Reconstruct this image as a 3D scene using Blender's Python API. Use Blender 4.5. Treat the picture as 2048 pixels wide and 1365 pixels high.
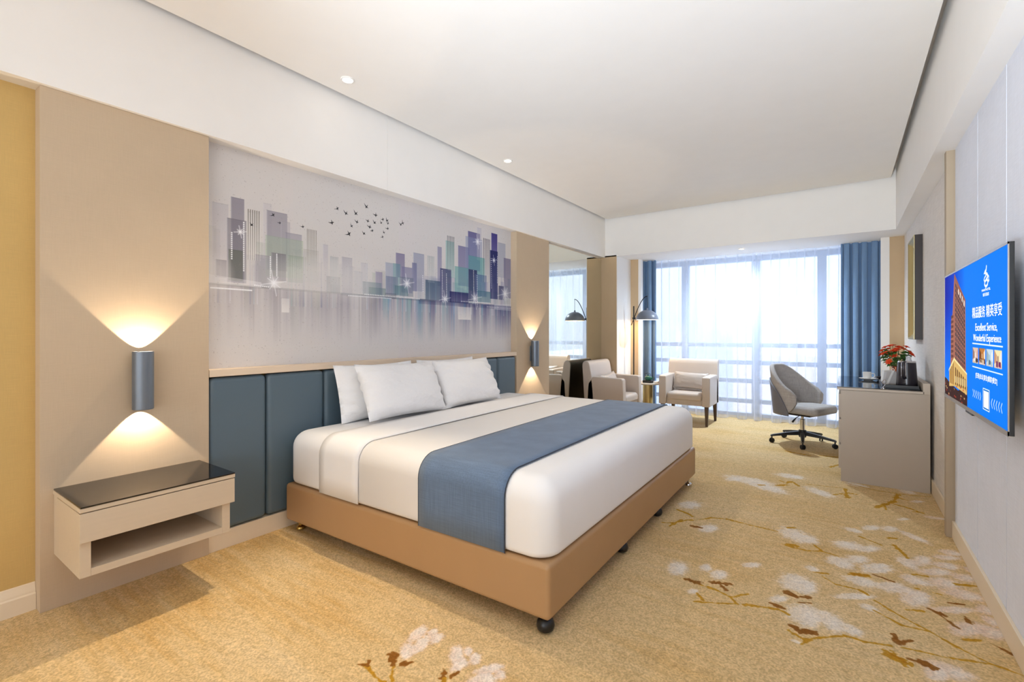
import bpy, bmesh, math, random
import numpy as np
from mathutils import Vector, Matrix

for o in list(bpy.data.objects):
    bpy.data.objects.remove(o, do_unlink=True)
SC = bpy.context.scene
COL = SC.collection
PI = math.pi
R = math.radians

# ------------------------------------------------------------------ camera
cam = bpy.data.cameras.new('camera')
cam.sensor_width = 36.0
cam.lens = 950.0 / 2048.0 * 36.0
cam.shift_y = -17.5 / 2048.0
cam.clip_start = 0.02
cam.clip_end = 2000
camo = bpy.data.objects.new('camera', cam)
camo.location = (0, 0, 1.30)
camo.rotation_euler = (R(90), 0, R(35.03))
COL.objects.link(camo)
SC.camera = camo

# ------------------------------------------------------------------ world, lights, exposure
SC.view_settings.view_transform = 'Standard'
SC.view_settings.look = 'None'
SC.view_settings.gamma = 1.0
SC.view_settings.use_curve_mapping = False
SC.view_settings.exposure = 1.02
SC.cycles.max_bounces = 10
SC.cycles.diffuse_bounces = 6
SC.cycles.transparent_max_bounces = 16
SC.cycles.sample_clamp_indirect = 8.0
SC.cycles.caustics_reflective = False
SC.cycles.caustics_refractive = False

SKY = 0.72
w = bpy.data.worlds.new('sky')
SC.world = w
w.use_nodes = True
nt = w.node_tree
bg = nt.nodes['Background']
# bright overcast sky: the horizon is a third as bright as the zenith (CIE overcast)
tcw = nt.nodes.new('ShaderNodeTexCoord')
sep = nt.nodes.new('ShaderNodeSeparateXYZ')
nt.links.new(tcw.outputs['Generated'], sep.inputs[0])
mrw = nt.nodes.new('ShaderNodeMapRange')
mrw.inputs[1].default_value, mrw.inputs[2].default_value = 0.0, 1.0
mrw.inputs[3].default_value, mrw.inputs[4].default_value = SKY, SKY * 3.0
nt.links.new(sep.outputs['Z'], mrw.inputs[0])
nt.links.new(mrw.outputs[0], bg.inputs['Strength'])
bg.inputs['Color'].default_value = (0.78, 0.88, 1.0, 1)


def area_light(name, loc, rot, sx, sy, power, col, portal=False):
    l = bpy.data.lights.new(name, 'AREA')
    l.shape = 'RECTANGLE'
    l.size, l.size_y = sx, sy
    l.energy = power
    l.color = col
    if portal:
        l.cycles.is_portal = True
    o = bpy.data.objects.new(name, l)
    o.location, o.rotation_euler = loc, rot
    COL.objects.link(o)
    return o


def spot_light(name, loc, rot, power, col, size=80, blend=0.3, radius=0.03):
    l = bpy.data.lights.new(name, 'SPOT')
    l.energy, l.color = power, col
    l.spot_size, l.spot_blend, l.shadow_soft_size = R(size), blend, radius
    o = bpy.data.objects.new(name, l)
    o.location, o.rotation_euler = loc, rot
    COL.objects.link(o)
    return o


WARM = (1.0, 0.80, 0.56)
# daylight portal in the window opening
area_light('window_portal', (-1.14, 8.25, 1.25), (R(-90), 0, 0), 3.6, 2.5, 1, (1, 1, 1), portal=True)
# added fill lights behind the camera: one facing forward, two bounced off the ceiling
area_light('rear_fill_light', (-1.25, -5.6, 1.55), (R(92), 0, 0), 3.3, 2.4, 48, (0.80, 0.90, 1.0))
area_light('ceiling_bounce_fill', (-0.35, -1.9, 0.9), (R(155), 0, 0), 1.6, 1.6, 22, (0.80, 0.90, 1.0))
d_ = Vector((-0.65, 2.7, 3.03)) - Vector((-0.45, -0.9, 1.0))
spot_light('ceiling_bounce_fill', (-0.45, -0.9, 1.0), d_.to_track_quat('-Z', 'Y').to_euler(), 350, (0.78, 0.89, 1.0), 82, 1.0, 0.15)
# ceiling downlights of the row along the bed wall (two of them are in view), gimbals tilted away from the wall
for yy, tilt, pw in ((2.015, (0.26, -0.42, -0.87), 95), (3.894, (0.42, -0.2, -0.9), 30), (0.13, (0.3, 0.05, -0.95), 22), (-1.75, (0.3, 0.0, -0.95), 15)):
    spot_light('downlight_beam', (-2.785, yy, 3.02), Vector(tilt).to_track_quat('-Z', 'Y').to_euler(), pw, (1.0, 0.80, 0.54), 66, 0.9, 0.02)
spot_light('downlight_beam', (-1.175, 7.22, 2.44), (0, 0, 0), 120, (0.72, 0.86, 1.0), 165, 1.0, 0.03)


# ------------------------------------------------------------------ material helpers


def s2l(c):
    return tuple((v / 255.0 / 12.92) if v / 255.0 <= 0.04045 else ((v / 255.0 + 0.055) / 1.055) ** 2.4 for v in c[:3]) + (1.0,)


class NT:
    """small node-tree writer"""

    def __init__(self, name):
        self.m = bpy.data.materials.new(name)
        self.m.use_nodes = True
        self.t = self.m.node_tree
        self.b = self.t.nodes['Principled BSDF']
        self.out = self.t.nodes['Material Output']

    def n(self, kind, **kw):
        nd = self.t.nodes.new(kind)
        for k, v in kw.items():
            if k.startswith('i_'):
                key = k[2:]
                key = int(key) if key.isdigit() else key.replace('_', ' ')
                nd.inputs[key].default_value = v
            else:
                setattr(nd, k, v)
        return nd

    def l(self, a, b):
        self.t.links.new(a, b)


def mat(name, rgb, rough=0.5, metal=0.0, var=0.04, vscale=6.0, stretch=(1, 1, 1), bump=0.0, bscale=200.0, bstretch=(1, 1, 1), spec=0.5, emit=None, es=0.0, bdist=0.002, coat=0.0, sheen=0.0, weave=0.0, wscale=400.0):
    t = NT(name)
    b = t.b
    b.inputs['Roughness'].default_value = rough
    b.inputs['Metallic'].default_value = metal
    b.inputs['Specular IOR Level'].default_value = spec
    b.inputs['Coat Weight'].default_value = coat
    b.inputs['Coat Roughness'].default_value = 0.05
    b.inputs['Sheen Weight'].default_value = sheen
    tc = t.n('ShaderNodeTexCoord')
    mp = t.n('ShaderNodeMapping')
    mp.inputs['Scale'].default_value = stretch
    t.l(tc.outputs['Object'], mp.inputs['Vector'])
    nz = t.n('ShaderNodeTexNoise', i_Scale=vscale, i_Detail=3.0)
    t.l(mp.outputs[0], nz.inputs['Vector'])
    rp = t.n('ShaderNodeValToRGB')
    c = s2l(rgb)
    rp.color_ramp.elements[0].position = 0.25
    rp.color_ramp.elements[1].position = 0.75
    rp.color_ramp.elements[0].color = tuple(v * (1 - var) for v in c[:3]) + (1,)
    rp.color_ramp.elements[1].color = tuple(min(1, v * (1 + var)) for v in c[:3]) + (1,)
    t.l(nz.outputs['Fac'], rp.inputs['Fac'])
    src = rp.outputs['Color']
    if weave > 0:
        for ax in ((1, 1, 0.04), (0.04, 0.04, 1)):
            m2 = t.n('ShaderNodeMapping')
            m2.inputs['Scale'].default_value = ax
            t.l(tc.outputs['Object'], m2.inputs['Vector'])
            n2 = t.n('ShaderNodeTexNoise', i_Scale=wscale, i_Detail=2.0)
            t.l(m2.outputs[0], n2.inputs['Vector'])
            mr = t.n('ShaderNodeMapRange', i_1=0.3, i_2=0.7, i_3=1 - weave, i_4=1 + weave)
            t.l(n2.outputs['Fac'], mr.inputs[0])
            mx = t.n('ShaderNodeVectorMath', operation='SCALE')
            t.l(src, mx.inputs[0])
            t.l(mr.outputs[0], mx.inputs['Scale'])
            src = mx.outputs[0]
    t.l(src, b.inputs['Base Color'])
    if bump > 0:
        m3 = t.n('ShaderNodeMapping')
        m3.inputs['Scale'].default_value = bstretch
        t.l(tc.outputs['Object'], m3.inputs['Vector'])
        n3 = t.n('ShaderNodeTexNoise', i_Scale=bscale, i_Detail=3.0)
        t.l(m3.outputs[0], n3.inputs['Vector'])
        bp = t.n('ShaderNodeBump', i_Strength=bump, i_Distance=bdist)
        t.l(n3.outputs['Fac'], bp.inputs['Height'])
        t.l(bp.outputs[0], b.inputs['Normal'])
    if emit:
        b.inputs['Emission Color'].default_value = s2l(emit)
        b.inputs['Emission Strength'].default_value = es
    return t.m


M = {}
M['paint'] = mat('white_ceiling_paint', (242, 239, 235), 0.8, var=0.01)
M['fabric'] = mat('beige_wall_fabric', (198, 177, 150), 0.85, var=0.02, weave=0.018, wscale=330, bump=0.12, bscale=500)
M['reveal'] = mat('tan_wall_board', (203, 176, 140), 0.7, var=0.02)
M['yellow'] = mat('ochre_wallpaper', (205, 172, 108), 0.8, var=0.04, vscale=2.5, weave=0.03)
M['trimwood'] = mat('cream_lacquered_trim', (233, 216, 190), 0.45, var=0.015)
M['ledge'] = mat('pale_wood_ledge', (226, 205, 180), 0.5, var=0.03, stretch=(8, 0.6, 8), vscale=8)
M['hb'] = mat('slate_blue_leatherette', (88, 106, 118), 0.38, var=0.03, vscale=3, bump=0.08, bscale=350)
M['stand'] = mat('cream_nightstand_laminate', (208, 190, 165), 0.5, var=0.02, stretch=(8, 0.5, 8), vscale=10)
M['blackglass'] = mat('black_glass', (14, 11, 10), 0.06, var=0.0, spec=0.7)
M['bedbase'] = mat('tan_leatherette', (176, 138, 97), 0.42, var=0.02, bump=0.05, bscale=400)
M['linen'] = mat('white_bed_linen', (236, 234, 233), 0.75, var=0.008, bump=0.10, bscale=30, sheen=0.1)
M['linen2'] = mat('white_pillow_cotton', (240, 239, 239), 0.75, var=0.006, bump=0.55, bscale=14, bstretch=(1, 1.5, 2.2), bdist=0.012, sheen=0.1)
M['runner'] = mat('blue_grey_woven_cloth', (94, 115, 142), 0.75, var=0.05, weave=0.10, wscale=220, sheen=0.15)
M['piping'] = mat('dark_piping', (44, 50, 62), 0.7)
M['greypanel'] = mat('pale_grey_wall_fabric', (230, 234, 246), 0.8, var=0.02, weave=0.03, wscale=260)
M['rfabric'] = mat('pale_woven_wallcovering', (228, 222, 216), 0.85, var=0.03, vscale=20, weave=0.05, wscale=160, bump=0.2, bscale=160)
M['pilaster'] = mat('tan_door_casing', (172, 154, 130), 0.6, var=0.02)
M['desk'] = mat('taupe_laminate', (178, 166, 152), 0.42, var=0.015)
M['deskedge'] = mat('light_taupe_edge', (192, 180, 166), 0.45, var=0.01)
M['drape'] = mat('blue_grey_drape', (116, 148, 186), 0.85, var=0.03, sheen=0.2, weave=0.03)
M['chair'] = mat('beige_leatherette', (196, 183, 172), 0.40, var=0.015, bump=0.06, bscale=300)
M['cushion'] = mat('silver_beige_satin', (178, 167, 158), 0.36, var=0.03, bump=0.4, bscale=18, bdist=0.008, sheen=0.2)
M['darkwood'] = mat('dark_stained_wood', (84, 66, 54), 0.4, var=0.15, stretch=(10, 10, 1), vscale=10)
M['greyfab'] = mat('light_grey_tweed', (168, 163, 160), 0.9, var=0.10, vscale=140, weave=0.10, wscale=200, bump=0.3, bscale=300)
M['greyleather'] = mat('grey_leatherette', (108, 108, 116), 0.45, var=0.02)
M['chrome'] = mat('chrome', (215, 215, 218), 0.12, metal=1.0, var=0)
M['black'] = mat('black_plastic', (22, 22, 24), 0.35, var=0)
M['blackmetal'] = mat('black_metal', (24, 23, 24), 0.30, metal=0.6, var=0)
M['lampgrey'] = mat('dark_grey_enamel', (112, 118, 132), 0.35, var=0.02)
M['lampwhite'] = mat('white_enamel', (242, 240, 236), 0.5, var=0)
M['bulb'] = mat('glowing_bulb', (255, 240, 215), 0.5, var=0, emit=(255, 226, 180), es=6.0)
M['downlens'] = mat('downlight_lens', (255, 240, 220), 0.5, var=0, emit=(255, 240, 220), es=7.0)
M['sconce'] = mat('brushed_steel_blue', (120, 128, 138), 0.42, metal=0.6, var=0.05, stretch=(1, 1, 0.05), vscale=60)
M['brass'] = mat('brass', (196, 166, 96), 0.25, metal=1.0, var=0.02)
M['gold'] = mat('champagne_gold', (206, 186, 132), 0.30, metal=0.9, var=0.02)
M['darkframe'] = mat('dark_brown_frame', (44, 33, 28), 0.4, var=0.1)
M['winframe'] = mat('aluminium_window_frame', (190, 200, 216), 0.5, var=0.01)
M['china'] = mat('white_china', (238, 236, 232), 0.15, var=0)
M['mouth'] = mat('espresso', (50, 34, 24), 0.2, var=0)
M['copper'] = mat('copper_glaze', (150, 88, 62), 0.25, metal=0.7, var=0.05)
M['kettle'] = mat('dark_plum_plastic', (40, 36, 44), 0.28, var=0.02)
M['petal'] = mat('orange_red_petal', (240, 92, 44), 0.6, var=0.12, vscale=30)
M['leaf'] = mat('green_leaf', (70, 112, 48), 0.5, var=0.3, vscale=14)
M['stem'] = mat('green_stem', (92, 122, 62), 0.6)
M['green'] = mat('dark_green_glaze', (22, 92, 74), 0.12, var=0.1)
M['paper'] = mat('white_card', (240, 238, 234), 0.7, var=0)
M['greycard'] = mat('grey_card', (196, 192, 190), 0.6, var=0.02)
M['clear'] = mat('frosted_plastic', (200, 204, 210), 0.25, var=0)
M['tvback'] = mat('tv_black_edge', (18, 17, 17), 0.35, var=0)
M['tvbezel'] = mat('tv_silver_bezel', (176, 168, 160), 0.3, metal=0.6, var=0)
M['joint'] = mat('dull_metal_joint', (126, 118, 114), 0.4, metal=0.7, var=0)
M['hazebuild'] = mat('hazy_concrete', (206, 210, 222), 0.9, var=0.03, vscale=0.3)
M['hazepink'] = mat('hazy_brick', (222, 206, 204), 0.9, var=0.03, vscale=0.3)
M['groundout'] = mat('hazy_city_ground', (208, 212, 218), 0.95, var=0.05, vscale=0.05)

# mirror glass
t = NT('mirror_glass')
t.b.inputs['Base Color'].default_value = s2l((232, 232, 222))
t.b.inputs['Metallic'].default_value = 1.0
t.b.inputs['Roughness'].default_value = 0.01
M['mirror'] = t.m
# window glass: clear sheet that reflects a little
t = NT('window_glass')
tr = t.n('ShaderNodeBsdfTransparent')
tr.inputs['Color'].default_value = (0.95, 0.97, 1.0, 1)
gl = t.n('ShaderNodeBsdfGlossy', i_Roughness=0.02)
mx = t.n('ShaderNodeMixShader', i_0=0.05)
t.l(tr.outputs[0], mx.inputs[1])
t.l(gl.outputs[0], mx.inputs[2])
t.l(mx.outputs[0], t.out.inputs['Surface'])
M['glass'] = t.m
# sheer curtain voile
t = NT('white_voile')
tr = t.n('ShaderNodeBsdfTransparent')
tr.inputs['Color'].default_value = (0.97, 0.98, 1.0, 1)
tl = t.n('ShaderNodeBsdfTranslucent')
tl.inputs['Color'].default_value = s2l((232, 238, 252))
df = t.n('ShaderNodeBsdfDiffuse')
df.inputs['Color'].default_value = s2l((238, 241, 250))
a1 = t.n('ShaderNodeMixShader', i_0=0.40)
t.l(tl.outputs[0], a1.inputs[1])
t.l(df.outputs[0], a1.inputs[2])
lw = t.n('ShaderNodeLayerWeight', i_Blend=0.35)
mr = t.n('ShaderNodeMapRange', i_1=0.0, i_2=1.0, i_3=0.28, i_4=0.98)
t.l(lw.outputs['Facing'], mr.inputs[0])
a2 = t.n('ShaderNodeMixShader')
t.l(mr.outputs[0], a2.inputs[0])
t.l(tr.outputs[0], a2.inputs[1])
t.l(a1.outputs[0], a2.inputs[2])
t.l(a2.outputs[0], t.out.inputs['Surface'])
M['voile'] = t.m

# ------------------------------------------------------------------ mesh helpers


def bm_new():
    return bmesh.new()


def merge(bm, tmp):
    me = bpy.data.meshes.new('tmp')
    tmp.to_mesh(me)
    tmp.free()
    bm.from_mesh(me)
    bpy.data.meshes.remove(me)
    return bm


def box(bm, x0, x1, y0, y1, z0, z1, bev=0.0, seg=2, mtx=None):
    tmp = bmesh.new()
    bmesh.ops.create_cube(tmp, size=1.0)
    for v in tmp.verts:
        v.co = Vector((x0 + (v.co.x + .5) * (x1 - x0), y0 + (v.co.y + .5) * (y1 - y0), z0 + (v.co.z + .5) * (z1 - z0)))
    if bev > 0:
        bmesh.ops.bevel(tmp, geom=list(tmp.edges), offset=bev, segments=seg, profile=0.5, affect='EDGES')
    if mtx is not None:
        bmesh.ops.transform(tmp, matrix=mtx, verts=tmp.verts)
    return merge(bm, tmp)


def prism(bm, prof, axis, a0, a1, bev=0.0, seg=2, mtx=None):
    """extrude a closed 2-D profile along an axis: x -> (y,z), y -> (x,z), z -> (x,y)"""
    tmp = bmesh.new()

    def P(p, a):
        return {'x': (a, p[0], p[1]), 'y': (p[0], a, p[1]), 'z': (p[0], p[1], a)}[axis]
    A = [tmp.verts.new(P(p, a0)) for p in prof]
    B = [tmp.verts.new(P(p, a1)) for p in prof]
    n = len(prof)
    f0 = tmp.faces.new(A)
    f1 = tmp.faces.new(list(reversed(B)))
    for i in range(n):
        tmp.faces.new((A[i], B[i], B[(i + 1) % n], A[(i + 1) % n]))
    bmesh.ops.recalc_face_normals(tmp, faces=tmp.faces)
    if bev > 0:
        es = [e for f in (f0, f1) for e in f.edges]
        bmesh.ops.bevel(tmp, geom=es, offset=bev, segments=seg, profile=0.5, affect='EDGES')
    if mtx is not None:
        bmesh.ops.transform(tmp, matrix=mtx, verts=tmp.verts)
    return merge(bm, tmp)


def tube(bm, pts, rad, n=10, cap=True):
    pts = [Vector(p) for p in pts]
    rads = rad if isinstance(rad, (list, tuple)) else [rad] * len(pts)
    tmp = bmesh.new()
    rings = []
    prev = None
    for i, p in enumerate(pts):
        d = (pts[min(i + 1, len(pts) - 1)] - pts[max(i - 1, 0)]).normalized()
        if prev is None:
            u = d.orthogonal().normalized()
        else:
            u = (prev - d * prev.dot(d)).normalized()
        prev = u
        v = d.cross(u)
        rings.append([tmp.verts.new(p + (u * math.cos(2 * PI * k / n) + v * math.sin(2 * PI * k / n)) * rads[i]) for k in range(n)])
    for a, b in zip(rings, rings[1:]):
        for k in range(n):
            tmp.faces.new((a[k], a[(k + 1) % n], b[(k + 1) % n], b[k]))
    if cap:
        tmp.faces.new(list(reversed(rings[0])))
        tmp.faces.new(rings[-1])
    bmesh.ops.recalc_face_normals(tmp, faces=tmp.faces)
    return merge(bm, tmp)


def lathe(bm, prof, c=(0, 0, 0), n=32, sx=1.0, sy=1.0):
    """revolve (r,z) profile round the vertical axis through c"""
    tmp = bmesh.new()
    rings = []
    for r, z in prof:
        if r <= 1e-6:
            rings.append([tmp.verts.new((c[0], c[1], c[2] + z))])
        else:
            rings.append([tmp.verts.new((c[0] + sx * r * math.cos(2 * PI * k / n), c[1] + sy * r * math.sin(2 * PI * k / n), c[2] + z)) for k in range(n)])
    for a, b in zip(rings, rings[1:]):
        for k in range(n):
            k2 = (k + 1) % n
            if len(a) == 1 and len(b) == 1:
                continue
            if len(a) == 1:
                tmp.faces.new((a[0], b[k2], b[k]))
            elif len(b) == 1:
                tmp.faces.new((a[k], a[k2], b[0]))
            else:
                tmp.faces.new((a[k], a[k2], b[k2], b[k]))
    bmesh.ops.recalc_face_normals(tmp, faces=tmp.faces)
    return merge(bm, tmp)


def grid(bm, fn, nu, nv, closed_u=False):
    tmp = bmesh.new()
    V = [[tmp.verts.new(fn(i / nu, j / nv)) for j in range(nv + 1)] for i in range(nu + (0 if closed_u else 1))]
    m = len(V)
    for i in range(nu):
        for j in range(nv):
            tmp.faces.new((V[i][j], V[(i + 1) % m][j], V[(i + 1) % m][j + 1], V[i][j + 1]))
    return merge(bm, tmp)


def obj(name, bm, m, parent=None, smooth=True, angle=40, world=False, label=None):
    me = bpy.data.meshes.new(name)
    if world and parent is not None:
        bmesh.ops.translate(bm, vec=-Vector(parent.location), verts=bm.verts)
    bm.to_mesh(me)
    bm.free()
    me.materials.append(M[m] if isinstance(m, str) else m)
    if smooth:
        me.polygons.foreach_set('use_smooth', [True] * len(me.polygons))
        me.set_sharp_from_angle(angle=R(angle))
    o = bpy.data.objects.new(name, me)
    COL.objects.link(o)
    if smooth and angle <= 60:
        wn = o.modifiers.new('weighted_normals', 'WEIGHTED_NORMAL')
        wn.keep_sharp = True
    if parent is not None:
        o.parent = parent
    if label:
        o['label'] = label
    return o


def tag(o, label, cat, group=None):
    o['label'] = label
    o['category'] = cat
    if group:
        o['group'] = group
    return o


def thing(name, label, cat, loc=(0, 0, 0), rz=0.0, group=None):
    o = bpy.data.objects.new(name, None)
    o.empty_display_size = 0.1
    COL.objects.link(o)
    o.location = loc
    o.rotation_euler = (0, 0, rz)
    return tag(o, label, cat, group)


def struct(name, bm, m, parent=None, smooth=False, label=None, angle=40):
    o = obj(name, bm, m, parent, smooth=smooth, angle=angle, label=label)
    if parent is None:
        o['kind'] = 'structure'
    return o


def sbox(name, x0, x1, y0, y1, z0, z1, m, parent=None, bev=0.0, label=None):
    return struct(name, box(bm_new(), x0, x1, y0, y1, z0, z1, bev), m, parent, smooth=bev > 0, label=label)


def copy_tree(src, loc, rz, label, group=None):
    r = src.copy()
    COL.objects.link(r)
    r.location = loc
    r.rotation_euler = (0, 0, rz)
    r['label'] = label
    if group:
        r['group'] = group
    for ch in list(src.children):
        c = ch.copy()
        COL.objects.link(c)
        c.parent = r
        for g in list(ch.children):
            d = g.copy()
            COL.objects.link(d)
            d.parent = c
    return r

# ------------------------------------------------------------------ print painting (flat prints only: carpet weave, mural, screen picture)


class Canvas:
    def __init__(self, u0, u1, v0, v1, ppm, base):
        self.u0, self.v0, self.k = u0, v0, ppm
        self.W, self.H = int(round((u1 - u0) * ppm)), int(round((v1 - v0) * ppm))
        self.a = np.zeros((self.H, self.W, 3), np.float32)
        self.a[:] = np.array(base, np.float32) / 255.0

    def win(self, u0, u1, v0, v1):
        i0 = max(0, int((u0 - self.u0) * self.k) - 2)
        i1 = min(self.W, int((u1 - self.u0) * self.k) + 3)
        j0 = max(0, int((v0 - self.v0) * self.k) - 2)
        j1 = min(self.H, int((v1 - self.v0) * self.k) + 3)
        if i1 <= i0 or j1 <= j0:
            return None
        U = self.u0 + (np.arange(i0, i1) + .5) / self.k
        V = self.v0 + (np.arange(j0, j1) + .5) / self.k
        return (slice(j0, j1), slice(i0, i1)), U[None, :], V[:, None]

    def blend(self, sl, alpha, col):
        c = np.array(col, np.float32) / 255.0
        self.a[sl] += (c - self.a[sl]) * alpha[..., None].astype(np.float32)

    def rect(self, u0, u1, v0, v1, col, al, top=1.0, bottom=1.0):
        w_ = self.win(u0, u1, v0, v1)
        if not w_:
            return
        sl, U, V = w_
        au = np.clip((U - u0) * self.k + .5, 0, 1) * np.clip((u1 - U) * self.k + .5, 0, 1)
        av = np.clip((V - v0) * self.k + .5, 0, 1) * np.clip((v1 - V) * self.k + .5, 0, 1)
        g = bottom + (top - bottom) * np.clip((V - v0) / max(v1 - v0, 1e-6), 0, 1)
        self.blend(sl, au * av * g * al, col)

    def poly(self, pts, col, al=1.0):
        us = [p[0] for p in pts]
        vs = [p[1] for p in pts]
        w_ = self.win(min(us), max(us), min(vs), max(vs))
        if not w_:
            return
        sl, U, V = w_
        ins = np.zeros((V.shape[0], U.shape[1]), bool)
        n = len(pts)
        for i in range(n):
            a, b = pts[i], pts[(i + 1) % n]
            if a[1] == b[1]:
                continue
            cr = ((a[1] > V) != (b[1] > V)) & (U < (b[0] - a[0]) * (V - a[1]) / (b[1] - a[1]) + a[0])
            ins ^= cr
        self.blend(sl, ins * al, col)

    def line(self, pts, width, col, al=1.0, soft=1.0, taper=False, noise=None):
        us = [p[0] for p in pts]
        vs = [p[1] for p in pts]
        w_ = self.win(min(us) - width, max(us) + width, min(vs) - width, max(vs) + width)
        if not w_:
            return
        sl, U, V = w_
        d = np.full((V.shape[0], U.shape[1]), 1e9)
        for a, b in zip(pts, pts[1:]):
            ex, ey = b[0] - a[0], b[1] - a[1]
            L = ex * ex + ey * ey + 1e-12
            tt = np.clip(((U - a[0]) * ex + (V - a[1]) * ey) / L, 0, 1)
            d = np.minimum(d, np.hypot(U - a[0] - tt * ex, V - a[1] - tt * ey))
        if noise is not None:
            d = d + noise[sl] * width * 0.45
        al_ = np.clip((width / 2 - d) * self.k / soft + .5, 0, 1) * al
        self.blend(sl, al_, col)

    def ellipse(self, c, A, B, col, al=1.0, soft=0.3, noise=None, shade=None):
        ex = math.hypot(A[0], B[0]) * 1.4
        ey = math.hypot(A[1], B[1]) * 1.4
        w_ = self.win(c[0] - ex, c[0] + ex, c[1] - ey, c[1] + ey)
        if not w_:
            return
        sl, U, V = w_
        det = A[0] * B[1] - A[1] * B[0]
        if abs(det) < 1e-9:
            return
        p = ((U - c[0]) * B[1] - (V - c[1]) * B[0]) / det
        q = ((V - c[1]) * A[0] - (U - c[0]) * A[1]) / det
        rr = np.sqrt(p * p + q * q)
        if noise is not None:
            rr = rr + noise[sl] * 0.30
        m_ = np.clip((1 - rr) / soft + .5, 0, 1)
        if shade is not None:
            m_ = m_ * np.clip(shade[0] + shade[1] * rr, 0, 1)
        self.blend(sl, m_ * al, col)

    def image(self, name):
        im = bpy.data.images.new(name, self.W, self.H)
        px = np.ones((self.H, self.W, 4), np.float32)
        px[..., :3] = np.clip(self.a, 0, 1)
        im.pixels.foreach_set(px.ravel())
        im.pack()
        return im


def smooth_noise(H, W, cell, rng, sy=1.0):
    """value noise in [-1,1]"""
    gh, gw = int(H / (cell * sy)) + 3, int(W / cell) + 3
    g = rng.random((gh, gw)).astype(np.float32) * 2 - 1
    y = np.arange(H) / (cell * sy)
    x = np.arange(W) / cell
    yi, xi = y.astype(int), x.astype(int)
    fy, fx = (y - yi)[:, None], (x - xi)[None, :]
    fy, fx = fy * fy * (3 - 2 * fy), fx * fx * (3 - 2 * fx)
    return (g[yi][:, xi] * (1 - fy) * (1 - fx) + g[yi + 1][:, xi] * fy * (1 - fx) + g[yi][:, xi + 1] * (1 - fy) * fx + g[yi + 1][:, xi + 1] * fy * fx)


def print_mat(name, im, rough=0.8, emit=0.0, bump=0.0, bscale=300.0, weave=0.0, wscale=300.0, spec=0.3):
    t = NT(name)
    tx = t.n('ShaderNodeTexImage')
    tx.image = im
    tx.extension = 'EXTEND'
    uv = t.n('ShaderNodeUVMap')
    t.l(uv.outputs[0], tx.inputs['Vector'])
    src = tx.outputs['Color']
    t.b.inputs['Roughness'].default_value = rough
    t.b.inputs['Specular IOR Level'].default_value = spec
    tc = t.n('ShaderNodeTexCoord')
    if weave > 0:
        nz = t.n('ShaderNodeTexNoise', i_Scale=wscale, i_Detail=4.0, i_Roughness=0.7)
        t.l(tc.outputs['Object'], nz.inputs['Vector'])
        mr = t.n('ShaderNodeMapRange', i_1=0.3, i_2=0.7, i_3=1 - weave, i_4=1 + weave)
        t.l(nz.outputs['Fac'], mr.inputs[0])
        sc = t.n('ShaderNodeVectorMath', operation='SCALE')
        t.l(src, sc.inputs[0])
        t.l(mr.outputs[0], sc.inputs['Scale'])
        src = sc.outputs[0]
    if bump > 0:
        n3 = t.n('ShaderNodeTexNoise', i_Scale=bscale, i_Detail=3.0)
        t.l(tc.outputs['Object'], n3.inputs['Vector'])
        bp = t.n('ShaderNodeBump', i_Strength=bump, i_Distance=0.006)
        t.l(n3.outputs['Fac'], bp.inputs['Height'])
        t.l(bp.outputs[0], t.b.inputs['Normal'])
    if emit > 0:
        t.b.inputs['Base Color'].default_value = (0.0, 0.0, 0.0, 1)
        t.l(src, t.b.inputs['Emission Color'])
        t.b.inputs['Emission Strength'].default_value = emit
    else:
        t.l(src, t.b.inputs['Base Color'])
    return t.m


def uv_planar(o, fn):
    me = o.data
    uvl = me.uv_layers.new(name='UVMap')
    for lp in me.loops:
        uvl.data[lp.index].uv = fn(me.vertices[lp.vertex_index].co)

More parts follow.
